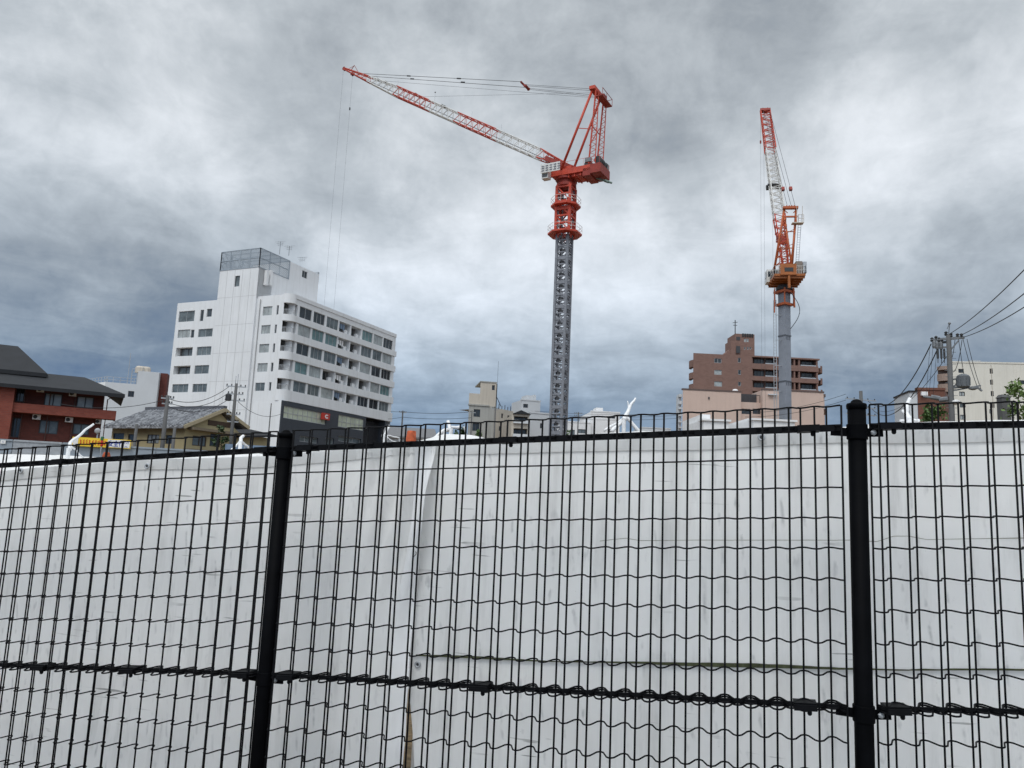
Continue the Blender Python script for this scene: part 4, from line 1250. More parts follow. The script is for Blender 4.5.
# ================================================================== UTILITY POLES (left and centre)
def insul(mb, c, d=(0, 0, 1), s=1.0): mb.lathe(c, [(.05*s, 0), (.09*s, .06*s), (.05*s, .1*s), (.09*s, .16*s), (.03*s, .22*s)], 8, d)
def simple_pole(px, ytop, dist, label, arms, r=.16, group='utility poles beyond the fence', plane=(1, .25, 0)):
    c = at(px, 440, dist); zt = at(px, ytop, dist).z
    t = thing('utility_pole', label, 'utility pole', (c.x, c.y, 0), group)
    m = MB(); m.tube((c.x, c.y, 0), (c.x, c.y, zt), r*1.3, 10, r2=r*.85); m.build('pole', M_pole, t, smooth=True)
    d = Vector(plane).normalized()
    for (dz, half) in arms:
        a = MB(); a.bar(Vector((c.x, c.y, zt-dz))-d*half, Vector((c.x, c.y, zt-dz))+d*half, .1, .1)
        ao = a.build('crossarm', M_galv, t)
        for f in (-.9, -.45, .45, .9):
            i = MB(); insul(i, Vector((c.x, c.y, zt-dz+.05))+d*half*f, s=.8); i.build('insulator', M_dark, ao)
    return t, c, zt
t230, c230, z230 = simple_pole(231, 383, 76, 'grey utility pole with stacked crossarms in front of the ochre gable', ((.3, .9), (1.0, .7), (1.6, .9), (2.9, .6), (3.6, .5)))
m = MB(); m.lathe((c230.x-.55, c230.y-.2, z230-1.7), [(.1, 0), (.28, .05), (.28, .6), (.1, .68)], 10); m.build('transformer', M_dark, t230)
m = MB(); m.tube((c230.x+.1, c230.y, z230), (c230.x+.1, c230.y, z230+.9), .03, 4); m.tube((c230.x-.1, c230.y, z230), (c230.x-.1, c230.y, z230+.7), .03, 4); m.build('spike', M_galv, t230)
t163, c163, z163 = simple_pole(163, 395, 70, 'concrete utility pole standing before the tiled roof slope', ((.25, .5), (.7, .4)), .17)
simple_pole(135, 424, 68, 'short concrete pole left of the tiled house windows', (), .13)
simple_pole(173.5, 427, 69, 'short concrete pole right of the pale house window', (), .14)
t267, c267, z267 = simple_pole(268, 403, 100, 'thin grey lamp pole against the white apartment wall', (), .08)
t402, c402, z402 = simple_pole(401, 410.5, 130, 'thin utility pole right of the white apartment block', ((.3, .6),), .14)
t470, c470, z470 = simple_pole(470.5, 410.5, 118, 'thin utility pole in front of the grey concrete building', ((.3, .6),), .12)
t494, c494, z494 = simple_pole(494, 407, 119, 'dark utility pole on the side of the grey concrete building', ((.3, .5),), .12)
t577, c577, z577 = simple_pole(577.5, 412, 150, 'thin utility pole right of the grey crane mast', ((.3, .8), (.8, .8)), .13)
t864, c864, z864 = simple_pole(862, 391, 95, 'utility pole half hidden behind the right fence post', ((1.0, 2.0), (1.9, 2.0), (2.7, 2.0)), .22)
def cable(pts_or_a, b, sag, label, r=.022, n=18, group=None, m=M_cable):
    a = Vector(pts_or_a); b = Vector(b)
    mb = MB()
    mb.poly([a+(b-a)*i/n+Vector((0, 0, -sag*4*(i/n)*(1-i/n))) for i in range(n+1)], r, 5)
    return tag(mb.build('cable', m, None, a, smooth=True), label, 'cable', group or 'overhead cables')
V = Vector
for k, (dz, lab) in enumerate(((.35, 'upper'), (.95, 'middle'), (1.6, 'lower'))):
    cable(c230*V((1, 1, 0))+V((-.6, -.2, z230-dz)), c163*V((1, 1, 0))+V((0, 0, z163-.25-.3*k)), .8, '%s thin cable from the gable pole towards the tiled roof pole' % lab, .028)
cable(c230*V((1, 1, 0))+V((.3, 0, z230-1.7)), at(285, 412, 90), .9, 'thin slack cable across the white apartment wall right of the gable pole', .022)
cable(c163*V((1, 1, 0))+V((0, 0, z163-.3)), at(60, 404, 66), .5, 'thin cable from the tiled roof pole towards the brick balcony', .022)
for k, lab in enumerate(('upper cable from the apartment block past the pole left of the concrete building', 'lower cable from the apartment block past the pole left of the concrete building')):
    cable(at(388, 411+k*8, 125), c402*V((1, 1, 0))+V((0, 0, z402-.2-.9*k)), .05, 'short '+lab, .03)
    cable(c402*V((1, 1, 0))+V((0, 0, z402-.2-.9*k)), c470*V((1, 1, 0))+V((0, 0, z470-.2-.9*k)), .25, ('upper' if k == 0 else 'lower')+' straight cable between the pole by the white block and the concrete building', .035)
for k, yy in enumerate((411, 413.5, 416.5)):
    cable(at(535, yy, 150), at(690, yy+1, 150), .6, ('top', 'second', 'third')[k]+' of the thin cables passing behind the crane mast above the low white building', .03)
for k, yy in enumerate(((413, 402), (417, 408))):
    cable(at(745, yy[0], 100), at(846, yy[1]-8, 97), .5, ('upper', 'lower')[k]+' cable rising past the grey tube mast to the fence post', .025)

# ================================================================== CENTRE BUILDINGS
zc_ = lambda x, y: (460+x/8.533, 370+y/8.533)
cF = Fac(at(475, 430, 125), (math.sin(R_(80)), math.cos(R_(80))))
cb = thing('concrete_building', 'weathered grey concrete building with stepped beige tower, centre', 'building', (cF.p.x, cF.p.y, 0))
hs = [rr_(cF, zc_, 116, 172, 335, 400), rr_(cF, zc_, 105, 165, 455, 520)]
ua, ub = cF.uz(*zc_(72, 400))[0], cF.uz(*zc_(290, 420))[0]
z1 = cF.uz(*zc_(160, 303))[1]
m = MB(); shell(m, cF, ua, ub, 0, z1, 9, [(*h, .2) for h in hs], .18, .15); m.build('wall', M_conc, cb)
for h in hs: window(cF, h, cb, M_darkframe, M_glass_dark, .16, 1, .09)
m = MB(); fbox(m, cF, ua-.1, cF.uz(*zc_(250, 305))[0], z1-.05, z1+.18, -.5, .15); m.build('ledge', M_conc, cb)
m = MB()
u1, u2, u3 = cF.uz(*zc_(78, 250))[0], cF.uz(*zc_(172, 200))[0], cF.uz(*zc_(310, 200))[0]
shell(m, cF.off(-.2), u1, u2, z1, cF.uz(*zc_(120, 198))[1], 6, (), .18, .15)
ht_ = rr_(cF.off(-.15), zc_, 273, 297, 130, 172)
shell(m, cF.off(-.15), u2+.003, u3, z1, cF.uz(*zc_(240, 104))[1], 6.5, [(*ht_, .2)], .18, .15)
m.build('tower', M_beige, cb)
window(cF.off(-.15), ht_, cb, M_darkframe, M_glass_dark, .16, 0, .08)
m = MB(); fbox(m, cF, u2-.05, u3+.05, cF.uz(*zc_(240, 104))[1]-.04, cF.uz(*zc_(240, 104))[1]+.14, -6.7, -.05); m.build('parapet', M_conc, cb)
sF_ = Fac(cF.P(ub, 0, -.1), (math.sin(R_(40)), math.cos(R_(40))))
hs2 = [rr_(sF_, zc_, 405, 432, 388, 432), rr_(sF_, zc_, 352, 368, 372, 410), rr_(sF_, zc_, 332, 352, 480, 520)]
us = sF_.uz(*zc_(455, 400))[0]; zs_ = sF_.uz(*zc_(360, 335))[1]
m = MB(); wall(m, sF_, .003, us, 0, zs_, [(*h, .2) for h in hs2]); m.quad(sF_.P(0, zs_), sF_.P(us, zs_), sF_.P(us, zs_, -8), sF_.P(0, zs_, -8)); m.build('side_wall', M_beige, cb)
for h in hs2: window(sF_, h, cb, M_darkframe, M_glass_dark, .16, 0, .08)
m = MB()
for k in range(6):
    u = .6+k*us/6.5; m.tube(sF_.P(u, zs_, -.2), sF_.P(u, zs_+.6+.2*(k % 2), -.2), .06, 5)
m.tube(sF_.P(.3, zs_+2.6, -.4), sF_.P(us*.4, zs_+.5, -.3), .06, 5)
m.tube(cF.P(u3+.1, z1, -.6), cF.P(u3+.1, cF.uz(*zc_(315, 115))[1], -.6), .12, 6)
c = at(*zc_(320, 100), 128); m.tube((c.x, c.y, c.z-1), (c.x, c.y, c.z+3.5), .03, 4)
m.build('roof_pipes', M_dark, cb)
# balcony house
bhF = Fac(at(520, 430, 118), (math.sin(R_(84)), math.cos(R_(84))))
bh = thing('balcony_house', 'beige house with dark gabled balconies beside the crane mast', 'house', (bhF.p.x, bhF.p.y, 0))
b1 = rr_(bhF, zc_, 460, 578, 395, 450); b2 = rr_(bhF, zc_, 455, 575, 498, 575)
m = MB(); u0, u1 = bhF.uz(*zc_(440, 450))[0], bhF.uz(*zc_(590, 450))[0]; zt = bhF.uz(*zc_(520, 378))[1]
shell(m, bhF, u0, u1, 0, zt, 7, [(*b1, 1.2), (*b2, 1.2)]); m.build('wall', M_beige, bh)
for b in (b1, b2):
    window(bhF, (b[0]+.1, b[1]-.1, b[2]+.05, b[3]-.05), bh, M_darkframe, M_glass_dark, 1.15, 2, .1)
    m = MB(); fbox(m, bhF, b[0]-.1, b[1]+.1, b[2]-.15, b[2]+.35*(b[3]-b[2]), .002, .5)
    m.build('balcony_front', M_greyw, bh)
m = MB(); a, b, c = bhF.P(u0+.1, zt, .5), bhF.P(u1+.2, zt, .5), bhF.P((u0+u1)/2, bhF.uz(*zc_(520, 345))[1], .5)
bk_ = -bhF.n*7.5
m.add([a, b, c, a+bk_, b+bk_, c+bk_], [(0, 1, 2), (3, 5, 4), (0, 2, 5, 3), (1, 4, 5, 2), (0, 3, 4, 1)])
m.build('roof', M_slate, bh)
# white cube building behind, long pale building right of it
def plain(name, label, fn, x0, x1, ytop, dist, ang, wm, wins=(), depth=8, cat='building', extra=(), frame=M_darkframe, skew=0.0, par=.2):
    a = fn(x0, ytop); b = fn(x1, ytop)
    F = Fac(at((a[0]+b[0])/2, 430, dist), (math.sin(R_(ang)), math.cos(R_(ang))))
    u0, u1 = F.uz(a[0], a[1]+5)[0], F.uz(b[0], b[1]+5)[0]
    z1 = F.uz((a[0]+b[0])/2, (a[1]+b[1])/2)[1]
    t = thing(name, label, cat, F.P((u0+u1)/2, 0))
    hh = [rr_(F, fn, *w[:4]) for w in wins]
    m = MB(); shell(m, F, u0, u1, 0, z1, depth, [(*h, .2) for h in hh], .18, skew); m.build('wall', wm, t)
    m = MB(); fbox(m, F, u0-.08, u1+.08, z1-.05, z1+par, -.5, .08); m.build('parapet', wm, t)
    for i, h in enumerate(hh): window(F, h, t, frame, wins[i][4] if len(wins[i]) > 4 else M_glass_dark, .16, 1, .09)
    for (ex0, ex1, ey) in extra:
        v0, v1 = F.uz(*fn(ex0, ey+20))[0], F.uz(*fn(ex1, ey+20))[0]; ze = F.uz(*fn((ex0+ex1)/2, ey))[1]
        m = MB(); fbox(m, F, v0, v1, z1-.1, ze, -4, -1); m.build('roof_house', wm, t)
    return t, F, u0, u1, z1
plain('white_house', 'small white cube building with roof house behind the balcony house', zc_, 522, 685, 262, 150, 72, M_greyw, [(540, 580, 290, 322)], 6, 'building', [(580, 640, 212), (641, 664, 207)])
plain('grey_house', 'light grey plain walled house just left of the crane mast foot', zc_, 592, 790, 372, 128, 70, M_greyw, [(683, 705, 455, 498), (668, 700, 560, 575)], 8, 'house')
zw = lambda x, y: (570+x/8.533, 380+y/8.533)
plain('white_building', 'low white building behind the tall sheet spike, with stair head on its roof', zw, 180, 425, 275, 160, 84, M_whitetrim, [(318, 385, 310, 328), (325, 345, 418, 450)], 12, 'building', [(232, 290, 232)])
plain('white_shed', 'long low white building right of the crane mast with small windows', zw, -70, 178, 362, 158, 86, M_whitetrim, [(0, 40, 425, 470, M_glass_mid), (70, 130, 420, 455, M_glass_mid)], 9)
plain('flat_house', 'low distant pale house left of the pink building', zw, 600, 860, 412, 190, 88, M_greyw, [], 9, 'house')
# dark roofs low between the white block and the concrete building
m = MB(); lF = Fac(at(405, 440, 95), (math.sin(R_(86)), math.cos(R_(86))))
u0, u1 = lF.uz(382, 430)[0], lF.uz(438, 430)[0]; zt = lF.uz(410, 425)[1]; ze = lF.uz(410, 437)[1]
lt = thing('low_house', 'low house with dark grey roof right of the white apartment block', 'house', lF.P(u0, 0))
shell(m, lF, u0+.4, u1-.4, 0, ze, 6); m.build('wall', M_greyw, lt)
m = MB(); m.hexa([lF.P(u0, ze-.2, .6), lF.P(u1, ze-.2, .6), lF.P(u1-.5, zt-.2, -4), lF.P(u0, zt-.2, -4)], [lF.P(u0, ze, .6), lF.P(u1, ze, .6), lF.P(u1-.5, zt, -4), lF.P(u0, zt, -4)])
m.build('roof', mat('grey_metal_roof', (.16, .16, .165), .6, var=.2), lt)
# orange safety sheet bundle
m = MB(); c = at(411, 441, 14)
rs = random.Random(3)
N1, N2 = 14, 10
for i in range(N2+1):
    for j in range(N1):
        a = 2*math.pi*j/N1; f = i/N2
        rr0 = .125*(1-.35*f**4)*(1+.25*mn.noise(V((math.cos(a)*1.5, math.sin(a)*1.5, f*3))))
        m.v.append(V((c.x+rr0*math.cos(a), c.y+rr0*math.sin(a), f*at(411, 431, 14).z)))
for i in range(N2):
    for j in range(N1): m.f.append((i*N1+j, i*N1+(j+1) % N1, (i+1)*N1+(j+1) % N1, (i+1)*N1+j))
m.f.append(tuple(N2*N1+j for j in range(N1)))
tag(m.build('orange_sheet', M_orangeN, None, (c.x, c.y, 0), smooth=True), 'orange safety sheet wrapped round a post, right of the white apartment block', 'safety sheet')

# ================================================================== BROWN BLOCK AND PINK BUILDING (right of centre)
zp = lambda x, y: (660+x/5.12, 320+y/5.123)
nF = Fac(at(730, 400, 190), (math.sin(R_(88)), math.cos(R_(88))))
nb = thing('brown_apartments', 'brown tiled apartment block with long balconies behind the pink building', 'apartment block', (nF.p.x, nF.p.y, 0))
u0, u1, u2 = nF.uz(*zp(170, 250))[0], nF.uz(*zp(470, 250))[0], nF.uz(*zp(812, 270))[0]
z1 = nF.uz(*zp(330, 177))[1]; z2 = nF.uz(*zp(640, 190))[1]
hw = [rr_(nF, zp, 278, 315, 197, 220), rr_(nF, zp, 278, 316, 256, 280), rr_(nF, zp, 278, 318, 315, 340), rr_(nF, zp, 399, 414, 194, 218), rr_(nF, zp, 400, 415, 256, 280), rr_(nF, zp, 400, 415, 317, 338)]
m = MB(); shell(m, nF, u0, u1, 0, z1, 13, [(*h, .25) for h in hw], .25, .30); m.build('wall', M_brown, nb)
for i, h in enumerate(hw): window(nF, h, nb, M_alu, M_glass_pale if i < 3 and i > 0 else M_glass_dark, .2, 1 if i < 3 else 0, .09)
# balcony wing: floors as slabs, parapets and dark recesses
bw = MB(); nF2 = nF.off(-1.6)
shell(bw, nF2, u1+.003, u2, 0, z2-.1, 11); bw.build('wing_wall', mat('brown_render', (.17, .09, .07), .8), nb)
rows = [((197, 222), (222, 258)), ((258, 286), (286, 317)), ((320, 345), (345, 372)), ((378, 405), (405, 430))]
bs = MB()
for (a, b), (c, d) in rows:
    zt_, zb2 = nF.uz(*zp(640, c+8))[1], nF.uz(*zp(640, d))[1]
    fbox(bs, nF, u1+.01, u2, zb2, zt_, -.12, .0); fbox(bs, nF, u1+.012, u2-.01, zb2+.004, zb2+.18, -1.6, -.122)
fbox(bs, nF, u1+.005, u2+.3, z2-.35, z2, -12, .1)
for x in (472, 600, 690, 714, 806):
    u = nF.uz(*zp(x, 270))[0]; fbox(bs, nF, u-.18, u+.18, 0, z2-.36, -1.59, -.13)
bs.build('balcony', M_brown, nb)
for ri, ((a, b), _) in enumerate(rows):
    for (x0, x1, pm_) in ((480, 530, M_glass_dark), (540, 592, M_glass_dark), (606, 622, M_glass_dark), (668, 690, M_glass_dark), (722, 785, M_glass_dark)):
        q = rr_(nF2, zp, x0, x1, a+3, b+8)
        window(nF2, q, nb, M_darkframe, pm_, -.08, 2 if x1-x0 > 40 else 0, .12)
for ri, (_, (c, d)) in enumerate(rows):
    for (x0, x1) in ((540, 598), (720, 800)):
        v0, v1 = nF.uz(*zp(x0, c))[0], nF.uz(*zp(x1, c))[0]; zt_ = nF.uz(*zp(640, c+8))[1]
        rl = MB(); fbox(rl, nF, v0, v1, zt_, zt_+.25, -.08, -.04); rl.build('balcony_rail', M_galv, nb)
# rounded end balconies either side
eb = MB()
for (x, sgn, us_) in ((160, -1, u0+1.0), (840, 1, u2+.8)):
    for (_, (c, d)) in rows[:3]:
        zt_, zb2 = nF.uz(*zp(640, c))[1], nF.uz(*zp(640, d))[1]
        pts = []
        for k in range(9):
            a = -math.pi/2+math.pi*k/8
            pts.append((sgn*1.1*math.cos(a), -3.0+2.2*math.sin(a)))
        for k in range(8):
            p, q = pts[k], pts[k+1]
            eb.quad(nF.P(us_+p[0], zb2, p[1]), nF.P(us_+q[0], zb2, q[1]), nF.P(us_+q[0], zt_, q[1]), nF.P(us_+p[0], zt_, p[1]))
        eb.quad(*[nF.P(us_+p[0], zb2+.1, p[1]) for p in pts])
eb.build('end_balcony', M_brown, nb)
# roof tower with letters
tp = MB(); v0, v1 = nF.uz(*zp(388, 120))[0], nF.uz(*zp(487, 120))[0]; zt_ = nF.uz(*zp(437, 70))[1]
nFt = nF.off(-.4)
htw = [rr_(nFt, zp, 430, 441, 96, 113), rr_(nFt, zp, 443, 454, 96, 113), rr_(nFt, zp, 430, 438, 138, 152), rr_(nFt, zp, 445, 453, 138, 152), rr_(nFt, zp, 458, 468, 138, 150)]
shell(tp, nFt, v0, v1, z1-.1, zt_, 6, [(*h, .2) for h in htw])
w0 = nFt.uz(*zp(360, 140))[0]; fbox(tp, nFt, w0, v0-.003, z1-.1, nFt.uz(*zp(380, 108))[1], -4, .3)
w1 = nFt.uz(*zp(325, 160))[0]; zs0 = nFt.uz(*zp(360, 148))[1]
tp.hexa([nFt.P(w1, z1-.05, -3), nFt.P(w0-.003, z1-.05, -3), nFt.P(w0-.003, z1-.05, .2), nFt.P(w1, z1-.05, .2)], [nFt.P(w1, z1+.1, -3), nFt.P(w0-.003, zs0, -3), nFt.P(w0-.003, zs0, .2), nFt.P(w1, z1+.1, .2)])
tp.build('roof_tower', M_brown, nb)
for i, h in enumerate(htw): window(nFt, h, nb, M_alu, M_glass_pale if i < 2 else M_glass_dark, .16, 0, .09)
dr = MB(); q = rr_(nFt, zp, 388, 408, 135, 170); fbox(dr, nFt, q[0], q[1], q[2], q[3], .302, .36); q = rr_(nFt, zp, 390, 410, 86, 104); fbox(dr, nFt, q[0], q[1], q[2], q[3], .004, .06)
dr.build('door', M_darkframe, nb)
lt_ = MB(); rs = random.Random(9)
q = rr_(nFt, zp, 420, 480, 72, 86)
for k in range(5):
    a = q[0]+(q[1]-q[0])*k/5; w_ = (q[1]-q[0])/5*.75
    for zf in (.1, .5, .9): lt_.bar(nFt.P(a, q[2]+(q[3]-q[2])*zf, .08), nFt.P(a+w_, q[2]+(q[3]-q[2])*zf, .08), .08, .28)
    for uf in (.2, .8): lt_.bar(nFt.P(a+w_*uf, q[2], .085), nFt.P(a+w_*uf, q[3], .085), .08, .28)
lt_.build('sign_letters', M_dark, nb)
am = MB(); c = nFt.P(v0+.3, zt_, -1); am.tube(c, c+V((0, 0, 3.6)), .12, 5); am.tube(c+V((-.6, 0, 2.9)), c+V((.6, 0, 3.1)), .08, 4); am.tube(c+V((-.5, 0, 2.3)), c+V((.5, 0, 2.3)), .08, 4)
am.build('aerial', M_dark, nb)

kF = Fac(at(740, 420, 140), (math.sin(R_(88.5)), math.cos(R_(88.5))))
pk = thing('pink_building', 'pink-beige tiled low block in front of the brown apartments', 'building', (kF.p.x, kF.p.y, 0))
ua, ub, uc_, ud = [kF.uz(*zp(x, 420))[0] for x in (116, 415, 525, 838)]
za, zbm, zd = kF.uz(*zp(265, 363))[1], kF.uz(*zp(470, 418))[1], kF.uz(*zp(680, 365))[1]
hk = [rr_(kF.off(-1.0), zp, 418, 465, 455, 482), rr_(kF.off(-1.0), zp, 475, 525, 455, 482), rr_(kF.off(-1.0), zp, 418, 460, 525, 542)]
m = MB()
shell(m, kF, ua, ub, 0, za, 10, (), .18, .27); shell(m, kF.off(-1.0), ub+.003, uc_-.003, 0, zbm, 8, [(*h, .3) for h in hk]); shell(m, kF.off(-.002), uc_, ud, 0, zd, 10)
ue_ = kF.uz(*zp(862, 470))[0]
shell(m, kF.off(-1.5), ud+.003, ue_, 0, kF.uz(*zp(850, 390))[1], 8, [(*rr_(kF.off(-1.5), zp, 826, 846, 455, 487), .3)])
m.build('wall', M_pink, pk)
window(kF.off(-1.5), rr_(kF.off(-1.5), zp, 826, 846, 455, 487), pk, M_darkframe, M_glass_dark, .25, 0, .1)
for h in hk: window(kF.off(-1.0), h, pk, M_darkframe, M_glass_dark, .25, 1, .1)
m = MB(); fbox(m, kF, ua-.1, ub+.05, za-.04, za+.22, -.6, .08); fbox(m, kF, uc_-.05, ud+.1, zd-.04, zd+.22, -.6, .08)
fbox(m, kF, ud+.105, ue_+.1, kF.uz(*zp(850, 390))[1], kF.uz(*zp(850, 374))[1], -4, -1.2)
m.build('coping', mat('dark_coping', (.12, .085, .075), .6), pk)
m = MB(); q = rr_(kF.off(-3), zp, 415, 525, 378, 412); fbox(m, kF, q[0], q[1], zbm, q[3]-.1, -5, -3)
for x in (416, 440, 470, 500, 524): u = kF.uz(*zp(x, 400))[0]; m.tube(kF.P(u, zbm, -1.2), kF.P(u, zbm+1.3, -1.2), .07, 4)
m.tube(kF.P(ub, zbm+1.3, -1.2), kF.P(uc_, zbm+1.3, -1.2), .07, 4)
m.build('roof_plant', M_darkframe, pk)
m = MB(); c = at(*zp(385, 350), 142); m.lathe((c.x, c.y, za), [(.5, 0), (.5, .6), (.35, .8), (.1, .85)], 12); m.build('roof_vent', M_whitetrim, pk)
m = MB(); ux = kF.uz(*zp(250, 400)); fbox(m, kF, ux[0]-.12, ux[0]+.12, ux[1]-.2, ux[1]+.2, .003, .15); m.build('wall_lamp', M_darkframe, pk)
m = MB(); q = kF.uz(*zp(575, 378)); fbox(m, kF, q[0]-.8, q[0]+.8, q[1]-.3, q[1]-.1, .003, .5); m.build('sign_light', M_greyw, pk)
# left end balconies of the pink block
m = MB()
for (ya, yb) in ((378, 392), (412, 430), (445, 455), (482, 490), (515, 523), (545, 552)):
    zt_, zb2 = kF.uz(*zp(100, ya))[1], kF.uz(*zp(100, yb))[1]
    v0 = kF.uz(*zp(86, ya))[0]; fbox(m, kF, v0+.5, ua-.003, zb2, zt_, -2.2, -.3)
m.build('end_balcony', M_greyw, pk)
m = MB(); fbox(m, kF, kF.uz(*zp(98, 420))[0], ua-.004, 0, kF.uz(*zp(100, 380))[1]-.3, -2.1, -1); m.build('end_wall', M_greyw, pk)
# small white sheds before it
plain('site_office', 'white prefabricated site hut with roof unit before the pink building', zp, 222, 352, 512, 32, 88, M_whitetrim, [], 3, 'hut', [(248, 295, 470)], par=.03)
plain('white_cabin', 'long white prefabricated cabin at the foot of the grey tube mast', zp, 478, 690, 512, 33, 88, M_whitetrim, [], 3, 'hut', [(490, 512, 492)], par=.03)

# ================================================================== RIGHT SIDE BUILDINGS
zr_ = lambda x, y: (890+x/5.485, 300+y/5.486)
wins = [(375, 405, 378, 400), (380, 411, 503, 527, M_glass_pale), (383, 415, 567, 590, M_glass_mid), (385, 416, 630, 656, M_glass_pale), (547, 564, 376, 404), (549, 565, 437, 465), (553, 569, 500, 528), (555, 574, 570, 592), (703, 740, 440, 463), (706, 745, 503, 530), (545, 562, 600, 622, M_glass_pale)]
t, crF, u0, u1, z1 = plain('cream_building', 'cream coloured five storey block with small windows at the right edge', zr_, 338, 820, 347, 150, 97, M_cream, wins, 12, skew=.48)
m = MB(); uu = crF.uz(*zr_(556, 400))[0]; fbox(m, crF, uu-.05, uu+.05, 1, z1-.3, .002, .02)
for f in (.35, .62): fbox(m, crF, u0, u1, z1*f, z1*f+.06, .003, .03)
m.build('expansion_joints', mat('cream_joint', (.42, .38, .32), .8), t)
m = MB(); uu, _ = crF.uz(*zr_(490, 340)); fbox(m, crF, uu-.8, uu+.9, z1+.2, z1+.75, -3, -1.5); uu = crF.uz(*zr_(705, 372))[0]; m.box(0, .01, 0, .01, 0, .01)
m.build('roof_unit', M_galv, t)
# brown block with curved balconies behind the pole
vF = Fac(at(942, 420, 175), (math.sin(R_(90)), math.cos(R_(90))))
vb = thing('curved_balcony_block', 'brown block with stacked curved balconies behind the right utility pole', 'apartment block', (vF.p.x, vF.p.y, 0))
m = MB(); u0, u1 = vF.uz(*zr_(262, 400))[0], vF.uz(*zr_(350, 400))[0]; zt_ = vF.uz(*zr_(300, 368))[1]
shell(m, vF, u0, u1, 0, zt_, 10, (), .18, .66); m.build('wall', mat('taupe_render', (.20, .145, .12), .8), vb)
for (ya, yb) in ((368, 388), (410, 448), (465, 508), (525, 560)):
    z_t, z_b = vF.uz(*zr_(280, ya))[1], vF.uz(*zr_(280, yb))[1]
    m = MB()
    N = 10
    for k in range(N):
        a0, a1 = math.pi*k/N, math.pi*(k+1)/N
        p = lambda a: ((u0+u1)/2-(u1-u0)*.55*math.cos(a), 1.8*math.sin(a))
        m.quad(vF.P(p(a0)[0], z_b, p(a0)[1]), vF.P(p(a1)[0], z_b, p(a1)[1]), vF.P(p(a1)[0], z_t, p(a1)[1]), vF.P(p(a0)[0], z_t, p(a0)[1]))
    m.quad(*[vF.P((u0+u1)/2-(u1-u0)*.55*math.cos(math.pi*k/N), z_b+.05, 1.8*math.sin(math.pi*k/N)) for k in range(N+1)])
    m.build('balcony', mat('taupe_parapet', (.30, .22, .18), .8), vb)
t, xF, u0, u1, z1 = plain('brown_building', 'narrow brown brick building left of the right utility pole', zr_, 150, 300, 492, 90, 100, mat('brown_brick_wall', (.15, .065, .045), .85, var=.2), [], 8, skew=.45)
m = MB(); q0, q1 = xF.uz(*zr_(108, 560))[0], u0-.003; fbox(m, xF, q0, q1, 0, xF.uz(*zr_(130, 505))[1], -5, -.05); m.build('pale_end_wall', M_greyw, t)
m = MB(); fbox(m, xF, q0-.1, q1, xF.uz(*zr_(130, 505))[1], xF.uz(*zr_(130, 497))[1], -5, .1); m.build('end_roof', M_slate, t)
m = MB(); uu, zz_ = xF.uz(*zr_(185, 515)); fbox(m, xF, uu-.3, uu+.3, zz_-.2, zz_+.2, .003, .3); m.build('air_conditioner', M_whitetrim, t)
# concrete pillar by the tree
c = at(1004.5, 420, 34); m = MB(); m.box(c.x-.16, c.x+.16, c.y-.16, c.y+.16, 0, at(1004.5, 398, 34).z); z_ = at(1004.5, 398, 34).z
m.hexa([V((c.x-.19, c.y-.19, z_)), V((c.x+.19, c.y-.19, z_)), V((c.x+.19, c.y+.19, z_)), V((c.x-.19, c.y+.19, z_))], [V((c.x-.12, c.y-.12, z_+.12)), V((c.x+.12, c.y-.12, z_+.12)), V((c.x+.12, c.y+.12, z_+.12)), V((c.x-.12, c.y+.12, z_+.12))])
tag(m.build('concrete_pillar', M_pole, None, (c.x, c.y, 0)), 'dark square concrete pillar left of the bright green tree', 'pillar')

# ------------------------------------------------------------------ trees
def tree(name, label, px, ytop, ybase, wpx, dist, lm, n=520, seed=1, leaf=.16, cat='tree', trunk=True):
    rs = random.Random(seed)
    c = at(px, ybase, dist); zt = at(px, ytop, dist).z
    w = wpx/F_PX*dist/2
    zlow = max(.3, at(px, ybase, dist).z-1.0)
    t = thing(name, label, cat, (c.x, c.y, 0))
    m = MB()
    m.poly([(c.x, c.y, 0), (c.x+.08, c.y, zlow), (c.x-.05, c.y+.03, zt*.72), (c.x, c.y, zt*.93)], .11*w+.03, 7, r2=.015)
    for k in range(7):
        f = rs.uniform(.45, .8); a = rs.uniform(0, 6.28); L = w*rs.uniform(.5, .9)
        m.tube((c.x, c.y, zt*f), (c.x+L*math.cos(a), c.y+L*math.sin(a), zt*f+L*.7), .035*w+.012, 5, r2=.008)
    m.build('trunk', M_bark, t, smooth=True)
    cl = []
    for k in range(16):
        f = rs.random(); a = rs.uniform(0, 6.28); rr = w*math.sqrt(rs.random())*(1-.65*max(0, f-.3))
        cl.append(V((c.x+rr*math.cos(a), c.y+rr*math.sin(a), zlow+(zt-zlow)*(.08+.9*f))))
    m = MB()
    for k in range(n):
        q = rs.choice(cl)+V((rs.gauss(0, 1), rs.gauss(0, 1), rs.gauss(0, 1)))*w*.20
        d = V((rs.gauss(0, 1), rs.gauss(0, 1), rs.gauss(0, .7))).normalized(); s = d.cross(V((rs.gauss(0, 1), rs.gauss(0, 1), 1))).normalized()
        l = leaf*rs.uniform(.6, 1.3)
        m.quad(q-d*l*.6, q+s*l*.35, q+d*l*.6, q-s*l*.35)
    m.build('crown', lm, t)
    return t
tree('street_tree', 'bright green leafy tree at the right edge before the cream block', 1020, 382, 424, 26, 32, M_leafl, 620, 4, .13)
tree('shrub', 'dark green shrub growing before the narrow brown building', 935, 403, 420, 22, 36, M_leaf, 600, 7, .16, 'shrub')
tree('shrub', 'small dark shrub beside the rounded white wrapped pipe end', 459, 428, 440, 18, 40, M_leafd, 450, 9, .16, 'shrub')
